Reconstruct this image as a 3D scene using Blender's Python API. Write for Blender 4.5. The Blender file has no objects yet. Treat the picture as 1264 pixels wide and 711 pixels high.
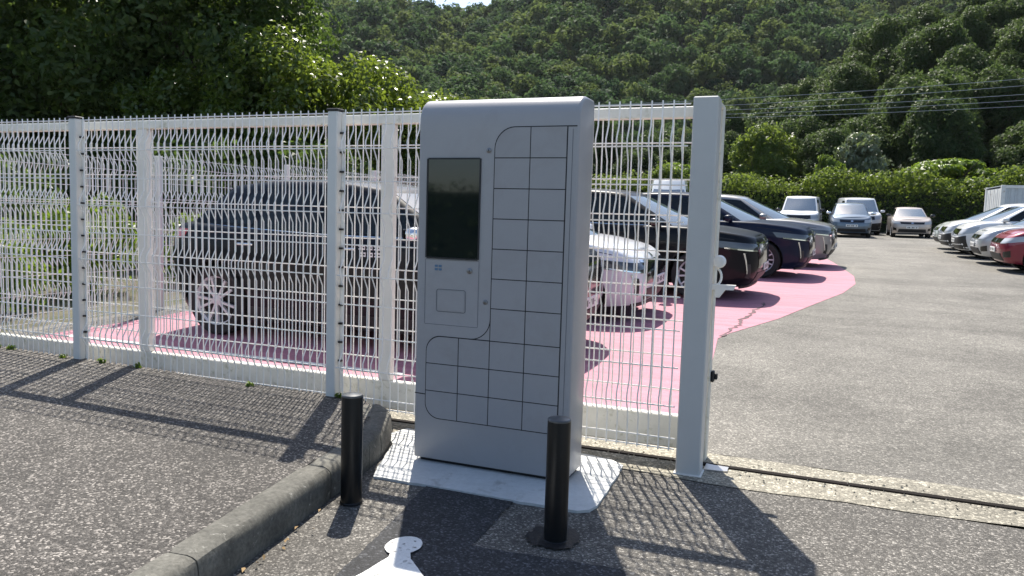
import bpy, bmesh, math, random
import numpy as np
from math import sin, cos, pi, sqrt, radians, atan2
from mathutils import Vector, Matrix

random.seed(7)
RNG = np.random.default_rng(7)
SC = bpy.context.scene
COL = SC.collection

# ------------------------------------------------------------------ camera
CAM_H, PITCH, ROLL, YAW = 1.35, math.atan(0.0895), 0.0298, radians(21.7)
cd = bpy.data.cameras.new('camera')
cd.sensor_width = 36.0
cd.lens = 36.0 * 950.0 / 1264.0
cd.clip_start, cd.clip_end = 0.05, 3000.0
cam = bpy.data.objects.new('camera', cd)
COL.objects.link(cam)
_f = Vector((-sin(YAW) * cos(PITCH), cos(YAW) * cos(PITCH), -sin(PITCH)))
_r0 = Vector((cos(YAW), sin(YAW), 0))
_u0 = _r0.cross(_f)
_r = _r0 * cos(ROLL) + _u0 * sin(ROLL)
_u = -_r0 * sin(ROLL) + _u0 * cos(ROLL)
cam.matrix_world = Matrix(((_r.x, _u.x, -_f.x, 0), (_r.y, _u.y, -_f.y, 0), (_r.z, _u.z, -_f.z, CAM_H), (0, 0, 0, 1)))
SC.camera = cam
SC.render.resolution_x, SC.render.resolution_y = 1024, 576

# ------------------------------------------------------------------ light
SUN_AZ, SUN_EL = radians(25.4), radians(55.0)          # azimuth measured from +Y towards -X
SUN_DIR = Vector((-sin(SUN_AZ) * cos(SUN_EL), cos(SUN_AZ) * cos(SUN_EL), sin(SUN_EL)))
W = bpy.data.worlds.new('World')
SC.world = W
W.use_nodes = True
_nt = W.node_tree
_sky = _nt.nodes.new('ShaderNodeTexSky')
_sky.sky_type = 'NISHITA'
_sky.sun_disc = False
_sky.sun_elevation = SUN_EL
_sky.sun_rotation = -SUN_AZ
_sky.altitude = 50
_sky.air_density, _sky.dust_density, _sky.ozone_density = .95, 1.2, .7
_bg = next(n for n in _nt.nodes if n.type == 'BACKGROUND')
_bg.inputs['Strength'].default_value = 0.10
_nt.links.new(_sky.outputs[0], _bg.inputs['Color'])
ld = bpy.data.lights.new('sun', 'SUN')
ld.energy, ld.angle, ld.color = 4.2, radians(0.53), (1.0, 0.94, 0.84)
sun = bpy.data.objects.new('sun', ld)
COL.objects.link(sun)
sun.rotation_euler = (-SUN_DIR).to_track_quat('-Z', 'Y').to_euler()
SC.view_settings.view_transform = 'Standard'
SC.view_settings.look = 'None'
SC.view_settings.exposure = 1.05
SC.view_settings.gamma = 1.0
SC.view_settings.use_curve_mapping = False
SC.cycles.use_denoising = True
SC.cycles.max_bounces = 8
SC.cycles.transparent_max_bounces = 8
SC.cycles.caustics_reflective = False
SC.cycles.caustics_refractive = False

# ------------------------------------------------------------------ helpers: objects
def link(name, me, parent=None, loc=None):
    o = bpy.data.objects.new(name, me)
    COL.objects.link(o)
    if parent is not None:
        o.parent = parent
    if loc is not None:
        o.location = loc
    return o

def tag(o, label=None, cat=None, group=None, kind=None):
    if label: o['label'] = label
    if cat: o['category'] = cat
    if group: o['group'] = group
    if kind: o['kind'] = kind
    return o

def empty(name, loc, rz=0.0, label=None, cat=None, group=None):
    o = link(name, None, None, loc)
    o.rotation_euler = (0, 0, rz)
    o.empty_display_size = 0.1
    return tag(o, label, cat, group)

def mesh(name, V, F, mats, fm=None, smooth=False, flip=False):
    """V (n,3); F an (m,4) or (m,3) int array or a list of tuples"""
    me = bpy.data.meshes.new(name)
    V = np.asarray(V, dtype=np.float32).reshape(-1, 3)
    if isinstance(F, np.ndarray):
        k = F.shape[1]
        n = len(F)
        if flip: F = F[:, ::-1]
        me.vertices.add(len(V)); me.vertices.foreach_set('co', V.ravel())
        me.loops.add(n * k); me.loops.foreach_set('vertex_index', np.ascontiguousarray(F, dtype=np.int32).ravel())
        me.polygons.add(n)
        me.polygons.foreach_set('loop_start', np.arange(n, dtype=np.int32) * k)
        me.polygons.foreach_set('loop_total', np.full(n, k, dtype=np.int32))
    else:
        me.from_pydata([tuple(map(float, v)) for v in V], [], [tuple(int(i) for i in f) for f in F])
    if not isinstance(F, np.ndarray):
        bm = bmesh.new(); bm.from_mesh(me)
        if bm.faces and all(e.is_manifold for e in bm.edges):
            bmesh.ops.recalc_face_normals(bm, faces=bm.faces); bm.to_mesh(me)
        bm.free()
    for m in (mats if isinstance(mats, (list, tuple)) else [mats]):
        me.materials.append(m)
    if fm is not None:
        me.polygons.foreach_set('material_index', np.asarray(fm, dtype=np.int32))
    me.update(calc_edges=True)
    me.validate()
    if smooth:
        me.polygons.foreach_set('use_smooth', np.ones(len(me.polygons), dtype=bool))
        if smooth != 'all':
            me.set_sharp_from_angle(angle=radians(38 if smooth is True else smooth))
    return me

class MB:
    """collects shapes into one mesh"""
    def __init__(s): s.V, s.F, s.n = [], [], 0
    def add(s, V, F):
        s.V += [tuple(v) for v in V]
        s.F += [tuple(i + s.n for i in f) for f in F]
        s.n += len(V); return s
    def box(s, x0, x1, y0, y1, z0, z1, bev=0.0):
        if bev <= 0:
            V = [(x, y, z) for z in (z0, z1) for y in (y0, y1) for x in (x0, x1)]
            return s.add(V, [(0, 2, 3, 1), (4, 5, 7, 6), (0, 1, 5, 4), (1, 3, 7, 5), (3, 2, 6, 7), (2, 0, 4, 6)])
        b = min(bev, (x1 - x0) / 2.01, (y1 - y0) / 2.01, (z1 - z0) / 2.01)
        V, idx = [], {}
        for sx in (0, 1):
            for sy in (0, 1):
                for sz in (0, 1):
                    X, Y, Z = (x0, x1)[sx], (y0, y1)[sy], (z0, z1)[sz]
                    ix, iy, iz = (x0 + b, x1 - b)[sx], (y0 + b, y1 - b)[sy], (z0 + b, z1 - b)[sz]
                    for a, p in enumerate(((X, iy, iz), (ix, Y, iz), (ix, iy, Z))):
                        idx[sx, sy, sz, a] = len(V); V.append(p)
        F = []
        g = lambda x, y, z, a: idx[x, y, z, a]
        for v in (0, 1):
            f = [g(v, 0, 0, 0), g(v, 1, 0, 0), g(v, 1, 1, 0), g(v, 0, 1, 0)]; F.append(f if v else f[::-1])
            f = [g(0, v, 0, 1), g(0, v, 1, 1), g(1, v, 1, 1), g(1, v, 0, 1)]; F.append(f if v else f[::-1])
            f = [g(0, 0, v, 2), g(1, 0, v, 2), g(1, 1, v, 2), g(0, 1, v, 2)]; F.append(f if v else f[::-1])
        for p in (0, 1):
            for q in (0, 1):
                a, b_ = (p, q)
                f = [g(a, b_, 0, 0), g(a, b_, 1, 0), g(a, b_, 1, 1), g(a, b_, 0, 1)]; F.append(f if (p ^ q) else f[::-1])
                f = [g(a, 0, b_, 0), g(a, 0, b_, 2), g(a, 1, b_, 2), g(a, 1, b_, 0)]; F.append(f if (p ^ q) else f[::-1])
                f = [g(0, a, b_, 1), g(1, a, b_, 1), g(1, a, b_, 2), g(0, a, b_, 2)]; F.append(f if (p ^ q) else f[::-1])
        for k in range(8):
            x, y, z = k & 1, (k >> 1) & 1, (k >> 2) & 1
            f = [g(x, y, z, 0), g(x, y, z, 1), g(x, y, z, 2)]; F.append(f if not (x ^ y ^ z) else f[::-1])
        return s.add(V, F)
    def tube(s, pts, r, n=8, caps=True):
        pts = [Vector(p) for p in pts]
        R = r if isinstance(r, (list, tuple)) else [r] * len(pts)
        V, F = [], []
        ref = None
        for i, p in enumerate(pts):
            d = (pts[min(i + 1, len(pts) - 1)] - pts[max(i - 1, 0)]).normalized()
            if ref is None:
                ref = Vector((0, 0, 1)) if abs(d.z) < 0.9 else Vector((1, 0, 0))
            a = (ref - d * ref.dot(d)).normalized(); b = d.cross(a); ref = a
            for k in range(n):
                t = 2 * pi * (k + .5) / n
                V.append(p + (a * cos(t) + b * sin(t)) * R[i])
        for i in range(len(pts) - 1):
            for k in range(n):
                k2 = (k + 1) % n
                F.append((i * n + k, i * n + k2, (i + 1) * n + k2, (i + 1) * n + k))
        if caps:
            F.append(tuple(range(n))[::-1]); F.append(tuple((len(pts) - 1) * n + k for k in range(n)))
        return s.add(V, F)
    def lathe(s, prof, n=32, axis='z', at=(0, 0, 0)):
        V, F = [], []
        for r, h in prof:
            for k in range(n):
                t = 2 * pi * k / n
                c, d = r * cos(t), r * sin(t)
                p = (c, d, h) if axis == 'z' else (c, h, d)
                V.append((p[0] + at[0], p[1] + at[1], p[2] + at[2]))
        for i in range(len(prof) - 1):
            for k in range(n):
                k2 = (k + 1) % n
                f = (i * n + k, i * n + k2, (i + 1) * n + k2, (i + 1) * n + k)
                F.append(f if axis == 'z' else f[::-1])
        return s.add(V, F)
    def prism(s, poly, z0, z1):
        """closed solid from a polygon in xy (counter-clockwise), z0/z1 numbers or functions"""
        n = len(poly)
        f0 = z0 if callable(z0) else (lambda x, y: z0)
        f1 = z1 if callable(z1) else (lambda x, y: z1)
        V = [(x, y, f0(x, y)) for x, y in poly] + [(x, y, f1(x, y)) for x, y in poly]
        F = [tuple(range(n))[::-1], tuple(range(n, 2 * n))]
        for i in range(n):
            j = (i + 1) % n
            F.append((i, j, n + j, n + i))
        return s.add(V, F)
    def mesh(s, name, mat, smooth=False): return mesh(name, s.V, s.F, mat, smooth=smooth)
    def build(s, name, mat, parent=None, smooth=False, loc=None):
        return link(name, s.mesh(name, mat, smooth), parent, loc)

def copy_tree(o, parent=None):
    c = o.copy(); COL.objects.link(c)
    if parent is not None: c.parent = parent
    for ch in list(o.children): copy_tree(ch, c)
    return c

# ------------------------------------------------------------------ helpers: materials
def nodes(m): return m.node_tree.nodes, m.node_tree.links
def pbsdf(name, col, rough=.5, metal=0., spec=.5, coat=0., coat_rough=.05, ior=1.5):
    m = bpy.data.materials.new(name); m.use_nodes = True
    b = m.node_tree.nodes['Principled BSDF']
    b.inputs['Base Color'].default_value = (*col, 1)
    b.inputs['Roughness'].default_value = rough
    b.inputs['Metallic'].default_value = metal
    b.inputs['Specular IOR Level'].default_value = spec
    b.inputs['Coat Weight'].default_value = coat
    b.inputs['Coat Roughness'].default_value = coat_rough
    b.inputs['IOR'].default_value = ior
    return m
def ramp(N, stops, interp='LINEAR'):
    r = N.new('ShaderNodeValToRGB'); e = r.color_ramp.elements
    r.color_ramp.interpolation = interp
    while len(e) < len(stops): e.new(.5)
    for i, (p, c) in enumerate(stops):
        e[i].position = p; e[i].color = (*c, 1) if len(c) == 3 else c
    return r
def g3(v): return (v, v, v)
def mixc(N, L, a, b, fac, mode='MIX'):
    x = N.new('ShaderNodeMix'); x.data_type = 'RGBA'; x.blend_type = mode
    for s_, v in ((x.inputs[0], fac), (x.inputs[6], a), (x.inputs[7], b)):
        if hasattr(v, 'links') or isinstance(v, bpy.types.NodeSocket): L.new(v, s_)
        else: s_.default_value = v if isinstance(v, (int, float)) else (*v, 1)
    return x.outputs[2]
def noise(N, L, co, scale, detail=4, rough=.55, dist=0.):
    n = N.new('ShaderNodeTexNoise'); n.inputs['Scale'].default_value = scale
    n.inputs['Detail'].default_value = detail; n.inputs['Roughness'].default_value = rough
    n.inputs['Distortion'].default_value = dist
    L.new(co, n.inputs['Vector']); return n
def coord(N, L, kind='Object'):
    return N.new('ShaderNodeTexCoord').outputs[kind]
def bump(N, L, b, h, strength, dist):
    n = N.new('ShaderNodeBump'); n.inputs['Strength'].default_value = strength; n.inputs['Distance'].default_value = dist
    L.new(h, n.inputs['Height']); L.new(n.outputs[0], b.inputs['Normal']); return n

def asphalt(name, lo, hi, stone, cell=95., warm=(1, 1, 1), patch=.25, bumpd=.006, bstr=.8, streak=None):
    """chipped aggregate set in binder: every stone a voronoi cell with a tone of its own"""
    m = pbsdf(name, (lo,) * 3, .82, spec=.35); N, L = nodes(m); b = N['Principled BSDF']
    co = coord(N, L)
    v = N.new('ShaderNodeTexVoronoi'); v.inputs['Scale'].default_value = cell; L.new(co, v.inputs['Vector'])
    sep = N.new('ShaderNodeSeparateColor'); L.new(v.outputs['Color'], sep.inputs[0])
    r = ramp(N, [(0, [lo * c for c in warm]), (.45, [(lo * .6 + hi * .4) * c for c in warm]), (.8, [hi * c for c in warm]), (.97, [stone * c for c in warm])])
    L.new(sep.outputs[0], r.inputs[0])
    e = N.new('ShaderNodeTexVoronoi'); e.feature = 'DISTANCE_TO_EDGE'; e.inputs['Scale'].default_value = cell; L.new(co, e.inputs['Vector'])
    er = ramp(N, [(0, g3(.35)), (.12, g3(1))]); L.new(e.outputs['Distance'], er.inputs[0])
    c1 = mixc(N, L, r.outputs[0], er.outputs[0], .75, 'MULTIPLY')
    n1 = noise(N, L, co, .9, 6, .6); r1 = ramp(N, [(.3, g3(1 - patch)), (.7, g3(1 + patch * .6))]); L.new(n1.outputs[0], r1.inputs[0])
    c2 = mixc(N, L, c1, r1.outputs[0], 1., 'MULTIPLY')
    n2 = noise(N, L, co, 9, 4, .6); r2 = ramp(N, [(.3, g3(.86)), (.7, g3(1.1))]); L.new(n2.outputs[0], r2.inputs[0])
    c3 = mixc(N, L, c2, r2.outputs[0], 1., 'MULTIPLY')
    n4 = noise(N, L, co, .23, 7, .7, 1.2); r4 = ramp(N, [(.40, g3(.70)), (.50, g3(1)), (.62, g3(1.10))]); L.new(n4.outputs[0], r4.inputs[0])
    c3 = mixc(N, L, c3, r4.outputs[0], .75, 'MULTIPLY')
    n5 = noise(N, L, co, 2.6, 6, .8, .6); r5 = ramp(N, [(.66, g3(1)), (.76, g3(.72))]); L.new(n5.outputs[0], r5.inputs[0])
    c3 = mixc(N, L, c3, r5.outputs[0], 1., 'MULTIPLY')
    if streak:
        mp = N.new('ShaderNodeMapping'); mp.inputs['Rotation'].default_value = (0, 0, streak[0]); mp.inputs['Scale'].default_value = (1, .08, 1)
        L.new(co, mp.inputs[0]); n3 = noise(N, L, mp.outputs[0], streak[1], 4, .6)
        r3 = ramp(N, [(.35, g3(.84)), (.62, g3(1.1))]); L.new(n3.outputs[0], r3.inputs[0])
        c3 = mixc(N, L, c3, r3.outputs[0], 1., 'MULTIPLY')
    L.new(c3, b.inputs['Base Color'])
    ad = N.new('ShaderNodeMath'); ad.operation = 'ADD'
    mn = N.new('ShaderNodeMath'); mn.operation = 'MINIMUM'; mn.inputs[1].default_value = .3
    L.new(e.outputs['Distance'], mn.inputs[0]); L.new(mn.outputs[0], ad.inputs[0])
    ml = N.new('ShaderNodeMath'); ml.operation = 'MULTIPLY'; ml.inputs[1].default_value = .8; L.new(sep.outputs[1], ml.inputs[0]); L.new(ml.outputs[0], ad.inputs[1])
    bump(N, L, b, ad.outputs[0], bstr, bumpd)
    return m

def speckle(name, col, amp=.15, scale=30., rough=.75, bmp=.0, dirt=None, spec=.4, metal=0.):
    m = pbsdf(name, col, rough, spec=spec, metal=metal); N, L = nodes(m); b = N['Principled BSDF']; co = coord(N, L)
    n1 = noise(N, L, co, scale, 6, .65); r1 = ramp(N, [(.25, g3(1 - amp)), (.75, g3(1 + amp))]); L.new(n1.outputs[0], r1.inputs[0])
    c = mixc(N, L, col, r1.outputs[0], 1., 'MULTIPLY')
    n2 = noise(N, L, co, scale * .08, 5, .6); r2 = ramp(N, [(.3, g3(1 - amp * .9)), (.7, g3(1 + amp * .5))]); L.new(n2.outputs[0], r2.inputs[0])
    c = mixc(N, L, c, r2.outputs[0], 1., 'MULTIPLY')
    if dirt:
        dcol, dscale, lo, hi = dirt
        n3 = noise(N, L, co, dscale, 7, .7, .4); r3 = ramp(N, [(lo, g3(0)), (hi, g3(1))]); L.new(n3.outputs[0], r3.inputs[0])
        c = mixc(N, L, c, dcol, r3.outputs[0])
    L.new(c, b.inputs['Base Color'])
    if bmp > 0: bump(N, L, b, n1.outputs[0], .7, bmp)
    return m

def leafmat(name, dark, light, trans=.42, gloss=.35, rough=.38, tcol=None, ns=.9, na=.6):
    m = bpy.data.materials.new(name); m.use_nodes = True; N, L = nodes(m)
    b = N['Principled BSDF']; out = N['Material Output']
    gi = N.new('ShaderNodeNewGeometry'); oi = N.new('ShaderNodeObjectInfo')
    co = coord(N, L); n1 = noise(N, L, co, ns, 3, .5)
    ad = N.new('ShaderNodeMath'); ad.operation = 'MULTIPLY_ADD'; ad.inputs[1].default_value = .55
    L.new(gi.outputs['Random Per Island'], ad.inputs[0])
    ms = N.new('ShaderNodeMath'); ms.operation = 'MULTIPLY_ADD'; ms.inputs[1].default_value = .35; L.new(oi.outputs['Random'], ms.inputs[0])
    sc = N.new('ShaderNodeMath'); sc.operation = 'MULTIPLY_ADD'; sc.inputs[1].default_value = na; sc.inputs[2].default_value = -na / 2; L.new(n1.outputs[0], sc.inputs[0])
    L.new(sc.outputs[0], ms.inputs[2]); L.new(ms.outputs[0], ad.inputs[2])
    r = ramp(N, [(0, dark), (.5, [(a + c) / 2 for a, c in zip(dark, light)]), (1, light)]); L.new(ad.outputs[0], r.inputs[0])
    L.new(r.outputs[0], b.inputs['Base Color'])
    b.inputs['Roughness'].default_value = rough; b.inputs['Specular IOR Level'].default_value = gloss
    tr = N.new('ShaderNodeBsdfTranslucent')
    tc = mixc(N, L, r.outputs[0], tcol or (.30, .42, .04), .45); L.new(tc, tr.inputs['Color'])
    mx = N.new('ShaderNodeMixShader'); mx.inputs[0].default_value = trans
    L.new(b.outputs[0], mx.inputs[1]); L.new(tr.outputs[0], mx.inputs[2]); L.new(mx.outputs[0], out.inputs['Surface'])
    return m

M = {}
M['asphalt'] = asphalt('asphalt_pavement', .036, .13, .34, 115, (1.07, .98, .88))
M['asphalt_front'] = asphalt('asphalt_front', .070, .175, .36, 115, (1.07, 1.0, .89), .2)
M['asphalt_lot'] = asphalt('asphalt_car_park', .120, .225, .36, 95, (1.06, 1.0, .88), .26, .004, .6, (0.5, .5))
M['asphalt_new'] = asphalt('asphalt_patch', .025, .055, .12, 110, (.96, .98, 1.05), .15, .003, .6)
M['tar'] = speckle('tar', (.012, .012, .014), .4, 60, .5, .004)
M['concrete_strip'] = asphalt('concrete_strip', .19, .36, .52, 75, (1.08, 1.0, .80), .2, .004, .6)
M['kerb'] = speckle('kerb_concrete', (.135, .13, .112), .42, 55, .9, .005, ((.38, .37, .33), 16, .62, .70))
M['pad'] = speckle('pad_concrete', (.55, .56, .55), .10, 40, .85, .002, ((.33, .32, .30), 6, .55, .74))
M['road_white'] = speckle('road_paint', (.72, .72, .70), .12, 90, .7, .002, ((.25, .25, .24), 40, .66, .74))
def worn_paint():
    m = M['road_white']; N, L = nodes(m); b = N['Principled BSDF']; co = coord(N, L)
    old = b.inputs['Base Color'].links[0].from_socket
    v = N.new('ShaderNodeTexVoronoi'); v.inputs['Scale'].default_value = 88; L.new(co, v.inputs['Vector'])
    sp_ = N.new('ShaderNodeSeparateColor'); L.new(v.outputs['Color'], sp_.inputs[0])
    n = noise(N, L, co, 5, 5, .7); ad = N.new('ShaderNodeMath'); ad.operation = 'MULTIPLY_ADD'; ad.inputs[1].default_value = 1.0; L.new(n.outputs[0], ad.inputs[0]); L.new(sp_.outputs[2], ad.inputs[2])
    r = ramp(N, [(.0, g3(.8)), (.31, g3(.8)), (.36, g3(0))]); ml = N.new('ShaderNodeMath'); ml.operation = 'MULTIPLY'; ml.inputs[1].default_value = .6; L.new(ad.outputs[0], ml.inputs[0]); L.new(ml.outputs[0], r.inputs[0])
    L.new(mixc(N, L, old, (.13, .125, .12), r.outputs[0]), b.inputs['Base Color'])
worn_paint()
M['groove_black'] = speckle('groove_bar_black', (.014, .011, .009), .3, 30, .8, 0, None, .1)  # near-black colour gives the bar the darkness of an open groove
M['fence_white'] = speckle('white_coated_steel', (.88, .87, .83), .05, 12, .42, 0, ((.55, .53, .43), 6, .66, .85))
M['beam_white'] = speckle('beam_weathered_white', (.76, .74, .66), .10, 9, .5, 0, ((.36, .35, .22), 14, .55, .75))
M['portal_white'] = speckle('portal_white', (.56, .56, .54), .04, 5, .4, 0, ((.44, .43, .38), 3, .64, .9))
M['post_white'] = speckle('post_white', (.74, .725, .68), .04, 6, .4, 0, ((.5, .5, .46), 4, .68, .9))
M['black_plastic'] = pbsdf('black_plastic', (.015, .015, .016), .55)
M['bollard'] = speckle('bollard_paint', (.006, .007, .008), .3, 30, .34, .0004, ((.03, .03, .028), 9, .60, .75), .35)
M['bollard_cap'] = pbsdf('bollard_cap', (.06, .066, .07), .28, spec=.8)  # colour lifted above the post's for light reflected off the top
M['kiosk'] = speckle('kiosk_grey_paint', (.372, .364, .370), .02, 160, .30, .0003, ((.335, .322, .318), 2.2, .52, .75))
M['kiosk_door'] = speckle('kiosk_door_paint', (.352, .345, .352), .02, 160, .36, .0003, ((.315, .302, .298), 3.1, .5, .75))
M['kiosk_dark'] = pbsdf('kiosk_recess', (.01, .01, .012), .6)
M['metal'] = pbsdf('brushed_metal', (.55, .55, .56), .32, 1.)
M['lock_metal'] = pbsdf('lock_metal', (.25, .25, .26), .4, 1.)
M['screen'] = pbsdf('screen_glass', (.006, .011, .012), .04, spec=.55, ior=1.55)
M['symbol_blue'] = pbsdf('symbol_blue', (.10, .19, .30), .5)
M['tyre'] = pbsdf('tyre_rubber', (.016, .016, .016), .75)
M['rim'] = pbsdf('alloy_rim', (.62, .63, .65), .42, .25)
M['rim_dark'] = pbsdf('rim_dark', (.02, .02, .022), .5, .3)
M['trim'] = pbsdf('dark_trim', (.018, .018, .02), .55)
M['gloss_black'] = pbsdf('gloss_black', (.006, .006, .007), .12, coat=.5)
M['chrome'] = pbsdf('chrome', (.75, .76, .78), .12, 1.)
M['lamp'] = pbsdf('lamp_glass', (.42, .44, .46), .28, .1, coat=.6)
M['lamp_dark'] = pbsdf('lamp_dark', (.05, .055, .065), .12, .2, coat=1.)
M['red_lamp'] = pbsdf('red_lamp', (.42, .012, .015), .2, coat=1.)
M['plate'] = pbsdf('number_plate', (.72, .72, .70), .5)
M['bark'] = speckle('bark', (.085, .065, .045), .35, 14, .9, .02)
M['under'] = pbsdf('underbody', (.01, .01, .01), .8)
M['white_label'] = pbsdf('white_lettering', (.75, .75, .75), .5)

def paint(name, col, metal=.25, rough=.38):
    d = max(col) < .06
    return pbsdf(name, col, rough, 0. if d else metal, .10 if d else .5, .22 if d else .9, .03)
def glassmat(name, col=(.012, .018, .021), ior=1.75, rough=.03, spec=.8):
    return pbsdf(name, col, rough, 0, spec, ior=ior)
M['glass'] = glassmat('car_window_glass', (.008, .012, .014), 1.5, .03, .4)
M['windscreen'] = glassmat('windscreen_glass', (.06, .09, .105), 2.5, .02, .9)  # bluish base colour holds part of the sky's reflection

def pink_mat():
    m = pbsdf('pink_paint', (.62, .24, .33), .75, spec=.35); N, L = nodes(m); b = N['Principled BSDF']; co = coord(N, L)
    n1 = noise(N, L, co, 55, 5, .7); r1 = ramp(N, [(.25, g3(.70)), (.7, g3(1.14))]); L.new(n1.outputs[0], r1.inputs[0])
    c = mixc(N, L, (.49, .215, .270), r1.outputs[0], 1., 'MULTIPLY')
    mp = N.new('ShaderNodeMapping'); mp.inputs['Scale'].default_value = (1, 6, 1); L.new(co, mp.inputs[0])
    n2 = noise(N, L, mp.outputs[0], 1.3, 5, .65); r2 = ramp(N, [(.3, g3(.76)), (.7, g3(1.10))]); L.new(n2.outputs[0], r2.inputs[0])
    c = mixc(N, L, c, r2.outputs[0], 1., 'MULTIPLY')
    n3 = noise(N, L, co, 3.5, 8, .75); r3 = ramp(N, [(.55, g3(0)), (.70, g3(.75))]); L.new(n3.outputs[0], r3.inputs[0])
    c = mixc(N, L, c, (.33, .225, .235), r3.outputs[0])
    L.new(c, b.inputs['Base Color']); bump(N, L, b, n1.outputs[0], .6, .004)
    return m
M['pink'] = pink_mat()

# ------------------------------------------------------------------ the lie of the land
def sp(v, k): return (sqrt(v * v + k) + v) / 2
def terr(x, y): return .033 * sp(y - 5.2, .1) - .008 * sp(y - 18, 4.) - .022 * sp(y - 70, 9.)

def ysheet(name, xl, xr, ys, dz, mat, nx=6, kind='structure'):
    V, F = [], []
    for y in ys:
        a, b = xl(y), xr(y)
        for i in range(nx + 1):
            x = a + (b - a) * i / nx
            V.append((x, y, terr(x, y) + dz))
    for j in range(len(ys) - 1):
        for i in range(nx):
            k = j * (nx + 1) + i
            F.append((k, k + 1, k + nx + 2, k + nx + 1))
    o = link(name, mesh(name, V, F, mat, smooth='all'))
    if kind: o['kind'] = kind
    return o
def frange(a, b, n): return [a + (b - a) * i / (n - 1) for i in range(n)]

M['earth'] = speckle('earth', (.10, .095, .06), .35, 6, .95, .03, ((.05, .07, .02), 1.2, .5, .65))
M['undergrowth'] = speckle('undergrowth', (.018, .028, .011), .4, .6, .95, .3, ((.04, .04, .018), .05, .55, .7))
ysheet('ground', lambda y: -450, lambda y: 450, [-300, -100, -40, -15, 0, 3, 4, 4.6, 5, 5.4, 6, 7, 9, 12, 15, 18, 20, 22, 26, 32, 40, 50, 60, 66, 70, 74, 80, 100, 140, 200, 300, 500], -.02, M['earth'], 12)
ysheet('front_asphalt', lambda y: -2.55, lambda y: 16., [-12, -4, 0, 1.5, 2.5, 3.5, 4.07], 0.0, M['asphalt_front'], 4)
LOTY = [4.6, 4.8, 5, 5.2, 5.4, 5.7, 6, 6.5, 7, 8, 10, 12, 14, 16, 17, 18, 19, 20, 21, 22, 24, 27, 31, 36, 41, 45.2, 49.2]
ysheet('car_park_asphalt', lambda y: -7.9 if y < 24 else -7.9 - (y - 24) * .5, lambda y: 26., LOTY, 0.0, M['asphalt_lot'], 10)
_py = [(4.78, -.70), (5.5, -.80), (6.9, -.84), (8.6, -.98), (9.0, -.90), (10.4, -.45), (12.2, -.02), (13.9, .40), (15.5, .64), (15.6, .65), (17.2, .68), (17.3, .67), (20, .44), (21.6, .28), (23, .1)]
def pink_r(y): return float(np.interp(y, [a for a, b in _py], [b for a, b in _py]))
ysheet('pink_parking_surface', lambda y: -7.35 + .04 * sin(3 * y), pink_r, sorted(set([4.78, 4.9, 5, 5.2, 5.4, 5.7, 6, 6.5, 7, 7.5, 8, 9.5, 11, 13, 18, 19, 22] + [a for a, b in _py])), .004, M['pink'], 14)
for i, yb in enumerate((5.55, 8.15, 11.0, 14.4, 17.6)):
    ysheet('bay_line', lambda y: -7.15, lambda y: -3.2, [yb, yb + .1], .008, M['road_white'], 4)
# dark crack running through the pink paint
def crack():
    b = MB(); pts = [(-.95, 8.75), (-.90, 9.3), (-.86, 9.65), (-.88, 10.1), (-.80, 10.6), (-.78, 11.1), (-.72, 11.6), (-.73, 12.0)]
    rng = random.Random(3)
    fine = []
    for (xa, ya), (xb, yb) in zip(pts, pts[1:]):
        for k in range(5): fine.append((xa + (xb - xa) * k / 5 + rng.uniform(-.03, .03), ya + (yb - ya) * k / 5))
    V, F = [], []
    for i, (x, y) in enumerate(fine):
        w = rng.uniform(.006, .028)
        z = terr(x, y) + .008
        V += [(x - w, y, z), (x + w, y, z)]
    for i in range(len(fine) - 1): F.append((2 * i, 2 * i + 1, 2 * i + 3, 2 * i + 2))
    return b.add(V, F)
M['crack'] = speckle('crack_filler', (.16, .10, .11), .5, 40, .9)
crack().build('pavement_crack', M['crack'])['kind'] = 'structure'

# concrete sill under the gate, a raised black bar painted as its dark groove
def strip(name, ya, yb, xa, xb, seed, edge_front, edge_back, z=.004):
    r = random.Random(seed); n = 70; V, F = [], []
    off0 = off1 = 0
    for i in range(n + 1):
        x = xa + (xb - xa) * i / n
        off0 = .8 * off0 + r.uniform(-1, 1) * edge_front; off1 = .8 * off1 + r.uniform(-1, 1) * edge_back
        for k in range(4):
            y = (ya + off0) + (yb + off1 - ya - off0) * k / 3
            V.append((x, y, terr(x, y) + z))
    for i in range(n):
        for k in range(3):
            a = i * 4 + k; F.append((a, a + 4, a + 5, a + 1))
    o = link(name, mesh(name, V, F, M['concrete_strip'], smooth='all')); o['kind'] = 'structure'; return o
strip('concrete_sill', 4.09, 4.325, -8, 14, 5, .035, 0)
strip('concrete_sill', 4.385, 4.62, -8, 14, 9, 0, .03)
b = MB(); b.box(-8, 14, 4.332, 4.378, -.015, .010, .003)
tag(b.build('gate_groove_bar', M['groove_black']), 'raised black bar standing in for the dark gate groove across the pale sill', 'rail')

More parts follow.
